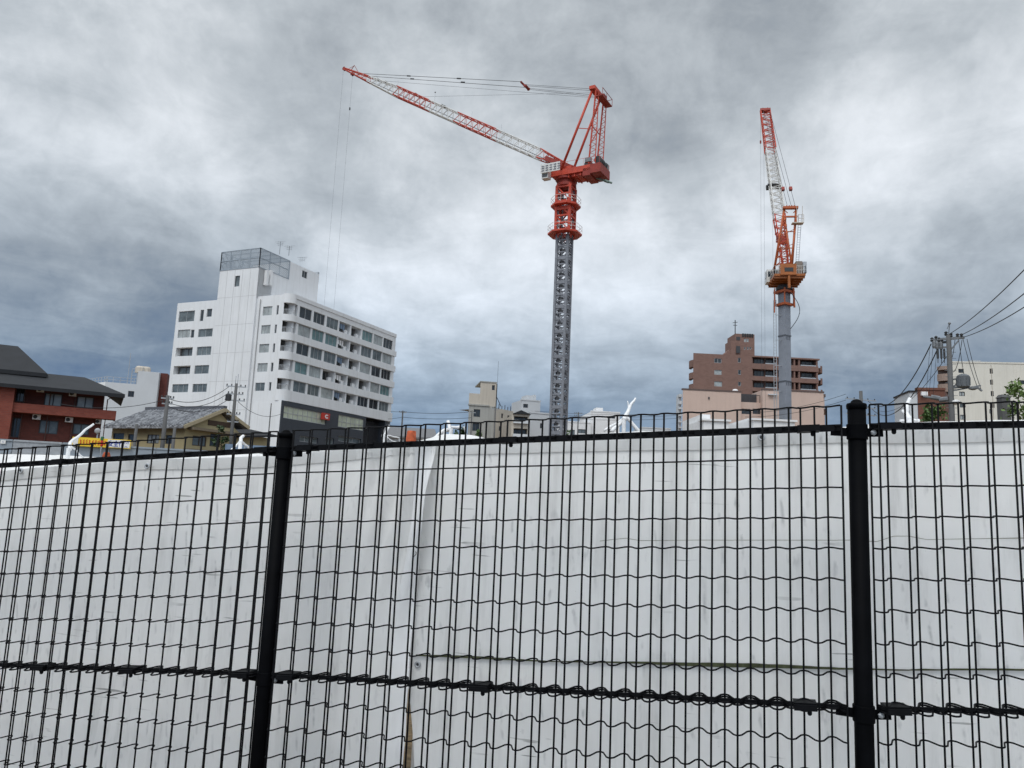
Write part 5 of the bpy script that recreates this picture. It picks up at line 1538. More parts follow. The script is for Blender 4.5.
tree('shrub', 'small green shrub at the foot of the grey concrete building', 478, 430, 441, 8, 70, M_leaf, 250, 10, .2, 'shrub')
tree('shrub', 'small round green shrub right of the crane mast foot', 569, 431, 441, 9, 70, M_leaf, 300, 12, .2, 'shrub')
tree('shrub', 'little green weed clump behind the hem right of the right fence post', 908, 429, 436, 14, 5.2, M_leaf, 120, 14, .03, 'shrub')
tree('shrub', 'dark clipped shrub beside the gable pole of the ochre house', 222, 427, 440, 14, 74, M_leafd, 300, 15, .25, 'shrub')

# ================================================================== RIGHT UTILITY POLE
def big_pole():
    dist = 49.0
    top = at(948.5, 335, dist); base = V((top.x, top.y, 0))
    t = thing('utility_pole', 'tall concrete utility pole with transformer and crossarms before the cream block', 'utility pole', base, 'utility poles beyond the fence')
    m = MB(); m.tube(base, top, .18, 14, r2=.125); m.build('pole', M_pole, t, smooth=True)
    def pt(x, y, dd=0): return at(x, y, dist+dd)
    ax = V((1, .15, 0)).normalized()
    ca = MB(); ca.bar(pt(931, 340), pt(964.5, 337.5), .13, .13); ca.bar(pt(933, 343, .4), pt(948, 342, .2), .12, .12); ca.bar(pt(938, 347.5), pt(949, 347), .1, .1)
    ca.bar(pt(949, 352), pt(959, 340), .07, .07)
    co = ca.build('crossarm', M_gear, t)
    for (x, y) in ((932, 340), (936, 338.5), (939, 340), (942, 341.5), (946, 334), (951, 335.5), (957.5, 336), (961.5, 336)):
        i = MB(); insul(i, pt(x, y)-V((0, 0, .1)), s=1.15); i.build('insulator', M_dark, co)
    for (x, y) in ((934, 343), (937, 344), (941, 344)):
        i = MB(); i.lathe(pt(x, y)-V((0, 0, .3)), [(.08, 0), (.11, .1), (.11, .36), (.05, .45)], 8); i.build('switch_unit', M_gear, co)
    s = MB(); s.tube(top, pt(949.5, 325), .025, 5); s.tube(pt(947, 329), pt(949.5, 324), .02, 4); s.lathe(pt(949.5, 324.5), [(.04, 0), (.09, .05), (.04, .14)], 8); s.build('spike', M_gear, t)
    for x in (938, 941.5, 944.5):
        f = MB(); a, b = pt(x, 349), pt(x, 363); f.tube(a, b, .02, 5); f.lathe(pt(x, 359), [(.02, 0), (.06, .05), (.06, .55), (.02, .6)], 8); f.build('fuse', M_dark, t)
    tr = MB(); a, b = pt(963.5, 387.5), pt(963.5, 375)
    tr.lathe((a.x, a.y, a.z), [(.26, 0), (.32, .04), (.33, b.z-a.z-.08), (.25, b.z-a.z), (.1, b.z-a.z+.06)], 16)
    tr.bar(pt(949, 388), pt(962, 387), .1, .1); tr.bar(pt(950, 380), pt(961, 378), .08, .08); tr.bar(pt(951, 389), pt(960, 381), .08, .08)
    for k in range(8):
        a_ = k/8*6.28; q = a+V((.33*math.cos(a_), .33*math.sin(a_), .1)); tr.bar(q, q+V((0, 0, b.z-a.z-.25)), .05, .05)
    tr.build('transformer', mat('transformer_grey', (.12, .13, .14), .5), t)
    ar = MB(); ar.bar(pt(951, 391), pt(981, 385.5), .07, .07); ar.lathe(pt(973, 390), [(.1, 0), (.22, .05), (.22, .14), (.1, .2)], 10); ar.tube(pt(976, 386), pt(982, 391), .06, 5)
    ar.build('side_arm', M_gear, t)
    bx = MB(); bx.tube(pt(923, 396.5), pt(948, 400), .07, 8); bx.tube(pt(931, 397), pt(940, 398.5), .14, 8); bx.tube(pt(939, 400), pt(948, 399), .16, 8)
    bx.build('cable_closure', M_gear, t)
    lp = MB(); lp.bar(pt(951, 404), pt(955, 404), .06, .06); lp.lathe(pt(956, 405), [(.05, 0), (.22, .08), (.22, .22), (.05, .3)], 10); lp.build('lamp', M_whitetrim, t)
    st = MB()
    for k in range(11):
        y = 352+k*6.2; q = pt(949+(y-335)*.045, y); st.tube(q-V((.34, 0, 0)), q+V((.34, 0, 0)), .014, 4)
    st.build('step_bolts', M_gear, t)
    # lines leading up to the right, towards a pole beside the road
    for k, (x, y, ex, ey) in enumerate(((951, 333, 1120, 165), (961, 335, 1140, 190), (964, 337, 1150, 215))):
        cable(pt(x, y), at(ex, ey, 20), .35, ('uppermost', 'middle', 'lowest')[k]+' of the three thick cables rising to the right picture edge', .020, 24, 'cables rising to the right')
    for k, (x, y, ex, ey, sg__) in enumerate(((931, 344, 868, 401, 1.7), (938, 348, 872, 409, 1.9), (947, 356, 880, 411, 1.0))):
        cable(pt(x, y), at(ex, ey, 80), sg__, ('upper thick', 'lower thick', 'thin straight')[k]+' cable sagging left from the transformer pole', (.032, .032, .018)[k], 24, 'cables sagging to the left')
    for k, (x, ex, ey) in enumerate(((958.5, 966, 386), (963, 977, 386), (967, 981, 389))):
        cable(pt(x, 339), pt(ex, ey), .12 + .05*k, ('left', 'middle', 'right')[k]+' thin drop wire from the crossarm down to the side arm', .016, 12, 'drop wires of the transformer pole')
    cable(pt(962, 340), pt(952, 372), .5, 'bowed drop wire between the crossarm and the pole shaft', .018, 14)
    cable(pt(955, 340), pt(950, 360), .3, 'short bowed jumper wire beside the pole top', .018, 14)
    for k, x in enumerate((926, 929, 933)):
        cable(pt(x+4, 345), pt(x, 396), .06, ('left', 'middle', 'right')[k]+' thin upright wire left of the pole shaft', .010, 6, 'thin upright wires left of the pole')
big_pole()

# ================================================================== TOWER CRANES
def truss(mb, A, B, hw, hh, n, r, rd, up):
    """square lattice beam from A to B (each four corner offsets), n bays"""
    pass
def lerp(a, b, f): return a+(b-a)*f
def beam(P, f0, f1, n, r, rd):
    """P(f, side, top) -> point; returns builder of one lattice section between f0 and f1"""
    mb = MB()
    for s in (-1, 1):
        for t in (-1, 1):
            mb.tube(P(f0, s, t), P(f1, s, t), r, 6)
    for k in range(n):
        fa = f0+(f1-f0)*k/n; fb = f0+(f1-f0)*(k+1)/n; fm = (fa+fb)/2
        for s in (-1, 1):
            mb.tube(P(fa, s, -1), P(fm, s, 1), rd, 4); mb.tube(P(fm, s, 1), P(fb, s, -1), rd, 4)
        for t in (-1, 1):
            mb.tube(P(fa, -1, t), P(fm, 1, t), rd, 4); mb.tube(P(fm, 1, t), P(fb, -1, t), rd, 4)
        mb.tube(P(fa, -1, 1), P(fa, 1, 1), rd, 4); mb.tube(P(fa, -1, -1), P(fa, 1, -1), rd, 4)
    return mb

class Plane:
    """vertical plane through the crane's axis along its jib; side = metres to the left of the jib"""
    def __init__(s, c, d): s.c = V((c.x, c.y, 0)); s.d = d; s.s = V((d.y, -d.x, 0)); 
    def __call__(s, px, py, side=0.0):
        v = ray(px, py); t = (s.c-EYEV).dot(s.s)/v.dot(s.s)
        return EYEV+v*t+s.s*side

def crane_red():
    dist = 118.0
    base = at(558, 432, dist); base.z = 0
    yaw = R_(-61)                                  # jib points left and a little away
    d = V((math.sin(yaw), math.cos(yaw), 0))
    K = Plane(base, d)
    if K.s.y < 0: K.s = -K.s                       # side: away from the road
    t = thing('tower_crane', 'red luffing tower crane on a grey lattice mast, white and red jib pointing left', 'tower crane', base)
    # --- mast
    a = R_(64); hs = .92
    e1 = V((math.cos(a), math.sin(a), 0)); e2 = V((-math.sin(a), math.cos(a), 0))
    def corner(i, z, k=1.0): return base+e1*hs*k*(1, 1, -1, -1)[i]+e2*hs*k*(1, -1, -1, 1)[i]+V((0, 0, z))
    ztop = K(566.5, 236).z
    nsec = 11; sh = ztop/nsec
    for sct in range(nsec):
        z0, z1 = sct*sh, (sct+1)*sh-.02
        m = MB()
        for i in range(4): m.bar(corner(i, z0), corner(i, z1), .36, .36, up=e1)
        nb = 4
        for i in range(4):
            j = (i+1) % 4
            for k in range(nb):
                za, zb2 = lerp(z0, z1, k/nb), lerp(z0, z1, (k+1)/nb)
                zm = (za+zb2)/2
                p, q = corner(i, za+.1), corner(j, za+.1)
                mid = (corner(i, zb2-.12)+corner(j, zb2-.12))/2
                m.bar(p, q, .12, .22 if k else .5)
                qi, qj = corner(i, zb2-.05, .98), corner(j, zb2-.05, .98)
                pi_, pj = corner(i, za+.05, .98), corner(j, za+.05, .98)
                mid = (qi+qj)/2
                if k % 2:                                   # plated bay with a pointed opening
                    for c0, c1 in ((pi_, qi), (pj, qj)):
                        o_ = (base+V((0, 0, c0.z))-c0)*.06
                        m.add([c0, c1, mid, c0+o_, c1+o_, mid+o_], [(0, 1, 2), (5, 4, 3), (0, 2, 5, 3), (0, 3, 4, 1), (1, 4, 5, 2)])
                else:                                       # braced bay
                    lo_ = (pi_+pj)/2
                    m.bar(qi, lo_, .10, .17); m.bar(qj, lo_, .10, .17); m.bar(lo_, mid, .10, .14)
        m.build('mast_section', M_mast, t)
    # ladder inside
    m = MB()
    for o in (-.2, .2): m.tube(base+e1*o+e2*.3+V((0, 0, 0)), base+e1*o+e2*.3+V((0, 0, ztop)), .03, 4)
    k = .3
    while k < ztop: m.tube(base+e1*-.2+e2*.3+V((0, 0, k)), base+e1*.2+e2*.3+V((0, 0, k)), .02, 4); k += .4
    m.build('ladder', M_galv, t)
    # --- climbing frame in red, two platforms
    zs = K(567, 188).z
    m = MB()
    zc0, zc1, zc2 = K(566, 233).z, K(566, 206).z, zs
    for i in range(4): m.bar(corner(i, zc0, 1.25), corner(i, zs, 1.25), .38, .38, up=e1)
    for f in (0, .18, .34, .5, .66, .82, 1.0):
        z = lerp(zc0, zs, f)
        for i in range(4): m.bar(corner(i, z, 1.25), corner((i+1) % 4, z, 1.25), .3, .55 if f in (0, .5, 1.0) else .28)
    for f0, f1 in ((0, .34), (.34, .66), (.66, 1)):
        for i in range(4):
            m.bar(corner(i, lerp(zc0, zs, f0), 1.25), corner((i+1) % 4, lerp(zc0, zs, f1), 1.25), .16, .2)
    m.build('climbing_frame', M_red, t)
    m = MB()
    for i in range(4): m.bar(corner(i, ztop-1, 1.02), corner(i, zs, 1.02), .26, .26, up=e1)
    m.build('inner_mast', M_mast, t)
    for zpl, hw in ((zc0-.1, 2.5), (zc1, 2.2)):
        m = MB()
        pr = []
        ring = [base+e1*hw*x+e2*hw*y+V((0, 0, zpl)) for x, y in ((1, .45), (.45, 1), (-.45, 1), (-1, .45), (-1, -.45), (-.45, -1), (.45, -1), (1, -.45))]
        inn = [base+(p-base-V((0, 0, zpl)))*.58+V((0, 0, zpl)) for p in ring]
        for i in range(8):
            j = (i+1) % 8; dn = V((0, 0, -.28))
            m.hexa([ring[i]+dn, ring[j]+dn, inn[j]+dn, inn[i]+dn], [ring[i], ring[j], inn[j], inn[i]])
            m.bar(inn[i]+V((0, 0, -.3)), base+(inn[i]-base-V((0, 0, zpl)))*.9+V((0, 0, zpl-1.0)), .16, .16)
        po = m.build('platform', M_red, t)
        g_ = MB()
        for i in range(8):
            j = (i+1) % 8
            for kk in range(2):
                q = lerp(ring[i], ring[j], kk/2); g_.tube(q, q+V((0, 0, 1.15)), .03, 4)
            for h_ in (.6, 1.15): g_.tube(ring[i]+V((0, 0, h_)), ring[j]+V((0, 0, h_)), .03, 4)
        g_.build('guard_rail', M_craneW, po)
    # --- slewing ring and turntable
    m = MB(); m.lathe((base.x, base.y, zs), [(1.35, 0), (1.6, .05), (1.6, .5), (1.3, .55), (1.3, 1.1), (1.75, 1.15), (1.75, 1.5)], 20)
    m.build('slewing_ring', M_redd, t)
    zd = zs+1.5
    c = base+V((0, 0, zd))
    W = 1.55
    def L(f, s, z): return c+d*f+K.s*s+V((0, 0, z))       # crane-local: forward, side, up
    def lbox(mb, f0, f1, s0, s1, z0, z1):
        mb.hexa([L(f0, s0, z0), L(f1, s0, z0), L(f1, s1, z0), L(f0, s1, z0)], [L(f0, s0, z1), L(f1, s0, z1), L(f1, s1, z1), L(f0, s1, z1)])
    rear = (K(604, 176)-c).dot(d)
    m = MB()
    lbox(m, -1.5, 1.9, -W, W, 0, .55)
    for s in (-1, 1): lbox(m, rear, 2.4, s*W-.2, s*W+.2, .05, 1.0)
    lbox(m, rear+.1, -1.5, -W+.2, W-.2, -.35, .25)
    for k in range(6): lbox(m, rear+.3+k*1.0, rear+.5+k*1.0, -W, W, -.45, .0)
    lbox(m, -1.4, 1.0, -W+.2, W-.2, .55, 1.6)
    m.build('turntable', M_red, t)
    m = MB(); lbox(m, rear-.2, rear+1.6, -W-.35, W+.35, -.55, .9); lbox(m, rear+1.62, rear+2.9, -W-.2, W+.2, -.75, .45); m.build('counterweight', M_redd, t)
    m = MB()
    for f, s, r, h_ in ((rear+.6, -.7, .62, 1.2), (rear+.6, .8, .62, 1.2), (rear+2.6, .3, .7, 1.4)):
        m.lathe(L(f, s-h_/2, 1.75), [(r, 0), (r, .08), (r*.75, .1), (r*.75, h_-.1), (r, h_-.08), (r, h_)], 14, K.s)
        m.lathe(L(f, s, 1.2), [(.5, 0), (.5, .4)], 8)
    m.build('winch', M_dark, t)
    m = MB(); lbox(m, rear+.2, rear+1.4, W+.2, W+.9, .9, 2.3); lbox(m, rear+1.6, rear+2.6, -W-.2, -W+.3, 1.5, 2.2); m.build('power_pack', mat('machine_grey', (.20, .21, .22), .5), t)
    # operator's cab with a white sign board along the road side
    m = MB(); lbox(m, 1.9, 3.0, -W-1.45, -W-.35, -.6, 1.15); co = m.build('cab', M_craneW, t)
    m = MB(); lbox(m, 2.0, 2.9, -W-1.48, -W-1.44, -.4, .1); lbox(m, 3.0, 3.03, -W-1.4, -W-.35, -.6, .9); m.build('cab_window', M_glass_dark, co)
    m = MB(); lbox(m, -.3, 3.1, -W-1.75, -W-1.66, .2, 1.65); bo = m.build('sign_board', M_craneW, t)
    m = MB(); rs = random.Random(2)
    for k in range(5):
        f = 2.95-k*.70
        for q in range(3): m.bar(L(f-.02, -W-1.76, .5+.4*q), L(f-.52, -W-1.76, .5+.4*q+rs.uniform(-.08, .08)), .03, .11)
        m.bar(L(f-.2, -W-1.765, .38), L(f-.2-rs.uniform(-.1, .1), -W-1.765, 1.45), .03, .12); m.bar(L(f-.45, -W-1.765, .38), L(f-.4, -W-1.765, 1.4), .03, .12)
    m.build('sign_lettering', mat('grey_lettering', (.12, .13, .17), .6), bo)
    m = MB()
    for (f0, f1, s) in ((3.0, rear, -W-.5), (3.0, rear, W+.5)):
        n = 7
        for k in range(n+1): q = L(lerp(f0, f1, k/n), s, .9); m.tube(q, q+V((0, 0, 1.1)), .025, 4)
        m.tube(L(f0, s, 2.0), L(f1, s, 2.0), .025, 4)
    m.build('deck_rail', M_red, t)
    m = MB(); m.tube(L(rear+1.4, W*.2, -.55), L(rear-1.1, W*.4, -1.65), .16, 8); m.tube(L(rear+.1, W*.3, -1.1), L(rear-.6, W*.35, -1.45), .22, 8); m.build('floodlight', mat('green_grey_metal', (.16, .22, .19), .5), t)
    # --- A frame
    apex = K(597, 93); af = (apex-c).dot(d); az = apex.z-c.z
    foot = K(566, 168); ff = (foot-c).dot(d)
    AW = 1.75
    for s in (-1, 1):
        m = MB(); m.tube(L(ff, s*AW, 1.0), L(af, s*AW*.92, az), .21, 8); m.build('front_leg', M_red, t, smooth=True)
        m = MB(); 
        r0, r1 = L(rear+2.0, s*W, 1.2), L(af-.5, s*AW*.92, az-.2); q0, q1 = L(rear+.9, s*W, 1.2), L(af-1.0, s*AW*.92, az-.5)
        m.tube(r0, r1, .13, 6); m.tube(q0, q1, .08, 6)
        for k in range(14): m.tube(lerp(r0, r1, k/14), lerp(q0, q1, (k+.5)/14), .045, 4); m.tube(lerp(q0, q1, (k+.5)/14), lerp(r0, r1, (k+1)/14), .045, 4)
        m.build('rear_leg', M_red, t)
    m = MB()
    lbox(m, af-.5, af+.5, -AW-.3, AW+.3, az-.3, az+.25)
    for k in range(5): m.lathe(L(af+.2, -1.4+k*.6, az+.1), [(.5, 0), (.42, .06), (.5, .12)], 12, K.s)
    m.bar(L(lerp(ff, af, .5), -AW, lerp(1, az, .5)+.1), L(lerp(rear+2, af-.5, .5), -W, az*.5), .1, .1)
    m.tube(L(lerp(rear+2, af, .55), -AW, az*.55), L(lerp(rear+2, af, .55), AW, az*.55), .09, 5)
    m.tube(L(lerp(rear+2, af, .3), -AW, az*.3), L(lerp(rear+2, af, .62), AW, az*.62), .08, 5)
    m.build('head_frame', M_red, t)
    m = MB()
    lbox(m, af-1.7, af-.55, -AW, AW+.6, az-1.6, az-1.45)
    for q in ((af-1.7, -AW), (af-1.7, 0), (af-1.7, AW+.6), (af-.6, AW+.6)): m.tube(L(*q, az-1.5), L(*q, az-.3), .05, 4); m.tube(L(q[0], q[1], az-1.5), L(af-.3, q[1]*.9, az-.2), .08, 4)
    m.tube(L(af-1.7, -AW, az-.35), L(af-1.7, AW+.6, az-.35), .05, 4); m.tube(L(af-1.7, AW+.6, az-.35), L(af-.6, AW+.6, az-.35), .05, 4)
    lbox(m, af-1.5, af-.8, -.6, .6, az-1.45, az-.7)
    m.build('head_platform', M_redd, t)
    # --- jib
    J0 = K(576, 171); J1 = K(344.5, 69.5)
    ax = (J1-J0).normalized(); jn = K.s.cross(ax).normalized()
    if jn.z < 0: jn = -jn
    JL = (J1-J0).length
    def P(f, s, tt):
        hgt = .85*min(1, f/.16+.10)*min(1, (1-f)/.30+.16); wid = .78*min(1, (1-f)/.22+.28)
        return J0+ax*JL*f+K.s*s*wid+jn*(tt*hgt+ .12)
    secs = [(0, .13, M_red, 5), (.13, .30, M_craneW, 6), (.30, .46, M_red, 6), (.46, .585, M_craneW, 5), (.585, .735, M_red, 6), (.735, .87, M_craneW, 5), (.87, 1.0, M_red, 5)]
    for f0, f1, mt, n in secs:
        beam(P, f0+.001, f1-.001, n, .095, .05).build('jib_section', mt, t)
    m = MB()
    for s in (-1, 1): m.bar(P(0, s, 0)-ax*.2, P(.10, s, -.6), .3, .75)
    m.tube(P(0, -1.3, 0), P(0, 1.3, 0), .2, 8)
    m.build('jib_foot', M_redd, t)
    m = MB(); m.lathe(P(1, -.6, 0)+ax*.2, [(.38, 0), (.3, .08), (.3, .3), (.38, .38)], 12, K.s); m.lathe(P(.955, -.6, -1.2), [(.38, 0), (.3, .08), (.3, .3), (.38, .38)], 12, K.s)
    m.bar(P(.97, 0, 1), P(.955, 0, 1)+V((0, 0, 1.3)), .09, .09); m.bar(P(.955, 0, 1)+V((0, 0, 1.3)), P(.93, 0, 1), .07, .07); m.bar(P(.99, 0, 0), P(.955, 0, 1)+V((0, 0, 1.2)), .05, .05)
    m.build('jib_head', M_redd, t)
    for f in (.40, .56, .73, .28):
        m = MB(); q = P(f, -1, 1); m.tube(q, q+V((0, 0, 1.3 if f != .56 else 1.9)), .04, 4)
        if f == .56: m.lathe(q+V((0, 0, 1.8)), [(.1, 0), (.16, .1), (.1, .25)], 8)
        m.build('light_mast', M_galv, t)
    m = MB()
    for f in (.66, .80, .84, .54, .53): q = P(f, .2, 1); m.obox(q+jn*.15, ax*.22, K.s*.22, jn*.18)
    m.build('rope_guide', M_dark, t)
    # jib walkway
    m = MB(); m.bar(P(.05, .35, -.85), P(.95, .35, -.85), .5, .04); m.build('jib_walkway', M_galv, t)
    # --- luffing ropes and the equaliser blocks
    hd_ = L(af+.3, 0, az+.05); bl = K(527, 87.5); blo = K(523, 84)
    tipa = P(.905, -.8, 1.15); tipb = P(.905, .8, 1.15)
    m = MB(); lo = (bl+blo)/2
    m.bar(blo+K.s*-.8, blo+K.s*.8, .25, .25); m.bar(bl+K.s*-.7, bl+K.s*.7, .35, .32); m.bar(blo, bl, .35, .3)
    m.lathe(bl-K.s*.6, [(.30, 0), (.24, .1), (.24, 1.1), (.30, 1.2)], 12, K.s)
    m.build('luffing_block', M_redd, t)
    m = MB()
    for s in (-1.2, -.6, .6, 1.2): m.tube(bl+K.s*s*.7+V((0, 0, .1)), hd_+K.s*s+V((0, 0, .1 if s < 0 else -.1)), .030, 5)
    m.tube(hd_+K.s*.9-V((0, 0, .4)), P(.83, .4, 1.2), .022, 5)
    m.tube(hd_-K.s*.9-V((0, 0, .4)), P(.62, -.4, 1.2), .018, 5)
    m.tube(blo-K.s*.8, tipa, .045, 5); m.tube(blo+K.s*.8-V((0, 0, .2)), tipb, .045, 5)
    m.build('luffing_rope', M_rope, t)
    m = MB()
    for s, e in ((-.8, tipa), (.8, tipb)):
        for f in (.36, .68):
            q = lerp(blo+K.s*s, e, f); m.tube(q-(e-blo).normalized()*.4, q+(e-blo).normalized()*.4, .13, 6)
    m.build('rope_joint', M_dark, t)
    # hoist ropes with small hook block far below
    m = MB(); h0 = P(1, 0, 0)+ax*.4; h1 = P(.955, 0, -1.2)
    zz0 = 8.0
    m.tube(h0, (h0.x, h0.y, zz0), .014, 5); m.tube(h1-V((0, 0, .3)), (h1.x, h1.y, zz0), .014, 5)
    m.build('hoist_rope', M_rope, t)
    m = MB(); q = V((h1.x, h1.y, K(349, 109).z)); m.tube(q-V((0, 0, .25)), q+V((0, 0, .25)), .13, 8)
    m.build('rope_weight', M_dark, t)
    m = MB(); q = V(((h0.x+h1.x)/2, (h0.y+h1.y)/2, zz0)); m.obox(q-V((0, 0, .4)), d*1.1, K.s*.35, V((0, 0, .45))); m.tube(q-V((0, 0, .8)), q-V((0, 0, 1.6)), .12, 6); m.build('hook_block', M_yel, t)
crane_red()

def crane_orange():
    dist = 116.0
    base = at(785.5, 430, dist); base.z = 0
    yaw = R_(9)                                 # seen from behind: the jib points away and a little left
    d = V((math.sin(yaw), math.cos(yaw), 0)); s_ = V((math.cos(yaw), -math.sin(yaw), 0))   # s_: to the right
    t = thing('tower_crane', 'orange tower crane on a plain grey square mast, seen from behind with steep jib', 'tower crane', base)
    def zat(y, x=786): return at(x, y, dist).z
    a = R_(28); e1 = V((math.cos(a), math.sin(a), 0)); e2 = V((-math.sin(a), math.cos(a), 0))
    zt = zat(291)
    hw = .60
    nsec = 5
    for k in range(nsec):
        m = MB(); z0, z1 = zt*k/nsec, zt*(k+1)/nsec-.10
        m.obox(base+V((0, 0, (z0+z1)/2)), e1*hw, e2*hw, V((0, 0, (z1-z0)/2)))
        so = m.build('mast_section', M_mast2, t)
        m = MB(); m.obox(base+V((0, 0, z1+.05)), e1*(hw+.06), e2*(hw+.06), V((0, 0, .09)))
        for q in (-.35, .0, .35): m.obox(base+V((0, 0, z1-.35))+e1*q-e2*(hw+.02), e1*.05, e2*.03, V((0, 0, .2)))
        m.build('flange', mat('mast_joint_grey', (.10, .11, .13), .5), so)
    m = MB()
    lx = base-s_*(1.45)-d*.6
    for o in (-.18, .18): m.tube(lx+s_*o, lx+s_*o+V((0, 0, zt-1.5)), .05, 5)
    k = .2
    while k < zt-1.6: m.tube(lx-s_*.18+V((0, 0, k)), lx+s_*.18+V((0, 0, k)), .025, 4); k += .45
    for k in range(1, 9): m.tube(lx+V((0, 0, zt*k/9)), base-e1*hw*.9+V((0, 0, zt*k/9)), .05, 4)
    m.build('ladder', M_galv, t)
    m = MB(); pts = []
    for k in range(15):
        f = k/14; pts.append(base+s_*(.7+1.3*math.sin(f*math.pi))-d*.7+V((0, 0, zt-.3-5.5*f)))
    m.poly(pts, .05, 5); m.build('power_cable', M_cable, t)
    # climbing collar and slewing ring
    m = MB()
    for z0, w_ in ((zt-2.4, .95), (zt-.5, 1.05)):
        m.obox(base+V((0, 0, z0+.3)), e1*w_, e2*w_, V((0, 0, .16)))
    for sx in (-1, 1):
        for sy in (-1, 1): m.bar(base+e1*.9*sx+e2*.9*sy+V((0, 0, zt-2.2)), base+e1*.95*sx+e2*.95*sy+V((0, 0, zt+.2)), .16, .16)
    m.bar(base+s_*1.3-d*.6+V((0, 0, zt-2.6)), base+s_*1.2-d*.5+V((0, 0, zt+.3)), .22, .22); m.bar(base-s_*1.5-d*.6+V((0, 0, zt-3.4)), base-s_*1.4-d*.5+V((0, 0, zt+.3)), .14, .14)
    m.build('climbing_frame', M_orange, t)
    m = MB(); m.lathe((base.x, base.y, zt), [(1.0, 0), (1.15, .1), (1.15, .5), (.9, .55), (.9, .8)], 18); m.build('slewing_ring', M_dark, t)
    c = base+V((0, 0, zat(281)))
    def L(r, f, z): return c+s_*r+d*f+V((0, 0, z))        # right, forward, up
    def lbox(mb, r0, r1, f0, f1, z0, z1):
        mb.hexa([L(r0, f0, z0), L(r1, f0, z0), L(r1, f1, z0), L(r0, f1, z0)], [L(r0, f0, z1), L(r1, f0, z1), L(r1, f1, z1), L(r0, f1, z1)])
    m = MB(); lbox(m, -1.95, 2.3, -3.4, 2.0, -.2, .12)
    for k in range(5): lbox(m, -1.9, 2.25, -3.2+k*1.2, -3.0+k*1.2, -.5, -.2)
    lbox(m, -.95, .95, -2.8, 2.4, .13, .95); m.build('deck', M_yel, t)
    m = MB(); lbox(m, -1.15, 1.05, -3.6, -2.4, -.1, 1.5); m.build('counterweight', M_yel, t)
    m = MB(); lbox(m, -.6, .6, -3.63, -3.59, .35, .95); m.build('counterweight_slot', M_dark, t)
    m = MB(); m.bar(L(.0, -3.4, -.2), L(.05, -3.4, -2.0), .3, .3); m.build('hanging_bracket', M_yel, t)
    m = MB(); m.lathe(L(-1.75, -2.0, .75), [(.55, 0), (.55, .06), (.4, .08), (.4, .9), (.55, .92), (.55, 1.0)], 14, s_); m.lathe(L(-1.9, .2, .8), [(.5, 0), (.5, .06), (.35, .08), (.35, .8), (.5, .9)], 14, s_); m.build('winch', M_dark, t)
    m = MB(); lbox(m, 1.1, 2.0, -2.9, -1.2, .13, 2.1); lbox(m, 1.2, 2.1, -.9, .8, .13, 1.7); m.build('power_pack', mat('machine_brown_grey', (.23, .19, .16), .6), t)
    m = MB(); lbox(m, -2.35, -1.3, .4, 2.1, .0, 1.9); co = m.build('cab', M_craneW, t)
    m = MB(); lbox(m, -2.38, -2.34, .6, 1.9, .8, 1.6); lbox(m, -2.2, -1.5, .37, .4, .8, 1.6); m.build('cab_window', M_glass_dark, co)
    m = MB()
    for (r0, f0, r1, f1) in ((-1.95, -3.4, -1.95, .4), (2.3, -3.4, 2.3, 2.2), (1.1, -3.4, 2.3, -3.4), (-1.95, -3.4, -1.2, -3.4)):
        n = 4
        for k in range(n+1): q = L(lerp(r0, r1, k/n), lerp(f0, f1, k/n), .1); m.tube(q, q+V((0, 0, 1.2)), .03, 4)
        for h_ in (.65, 1.25): m.tube(L(r0, f0, h_), L(r1, f1, h_), .03, 4)
    m.build('deck_rail', M_craneW, t)
    m = MB(); lbox(m, 2.0, 2.5, -3.3, -2.6, .3, 1.9); m.build('grey_panel', M_galv, t)
    # A frame: two front legs rising to a head beam, two thinner rear legs crossing inwards
    zh = zat(209.5)-c.z
    top = [(-.02, .2), (1.75, .2)]
    for (r0, f0, r1) in ((-1.55, 1.0, .05), (1.05, 1.0, 1.72)):
        m = MB(); m.tube(L(r0, f0-.6, .3), L(r1, -.6, zh), .17, 8); m.build('front_leg', M_orange, t, smooth=True)
    for (r0, r1) in ((.62, -.0), (.45, 1.65)):
        m = MB(); m.tube(L(r0, -2.6, 1.3), L(r1, -.8, zh*.86), .13, 8); m.build('rear_leg', M_orange, t, smooth=True)
    m = MB()
    fl = lambda z: -1.55+1.60*z/zh; fr = lambda z: 1.05+.67*z/zh
    for k in range(7):
        z0, z1 = 1.2+k*(zh-3.2)/7, 1.2+(k+1)*(zh-3.2)/7
        m.tube(L(fl(z0), -.2, z0), L(lerp(.62, 0, z1/zh), -1.6, z1), .055, 4); m.tube(L(lerp(.62, 0, z1/zh), -1.6, z1), L(fl(z1), -.2, z1), .05, 4)
        m.tube(L(fr(z0), -.2, z0), L(lerp(.45, 1.65, z1/zh), -1.6, z1), .055, 4)
        if k % 2: m.tube(L(fl(z0), -.3, z0), L(fr(z1), -.3, z1), .05, 4)
    for f in (.45, .68): m.tube(L(fl(zh*f), -.3, zh*f), L(fr(zh*f), -.3, zh*f), .08, 5)
    m.build('frame_bracing', M_orange, t)
    m = MB(); lbox(m, -.2, 1.95, -.95, -.35, zh-.15, zh+.2); lbox(m, -.1, 1.85, -.8, -.5, zh-1.45, zh-1.25)
    for k in range(4): m.lathe(L(.3+k*.36, -.6, zh+.1), [(.36, 0), (.3, .05), (.36, .1)], 10, s_)
    m.tube(L(-.05, -.6, zh-.2), L(.5, -.6, zh-.75), .07, 5); m.tube(L(1.8, -.6, zh-.2), L(1.3, -.6, zh-.75), .07, 5)
    m.build('head_frame', M_orange, t)
    m = MB(); lbox(m, .9, 2.5, -1.8, -.95, zh-2.75, zh-2.6)
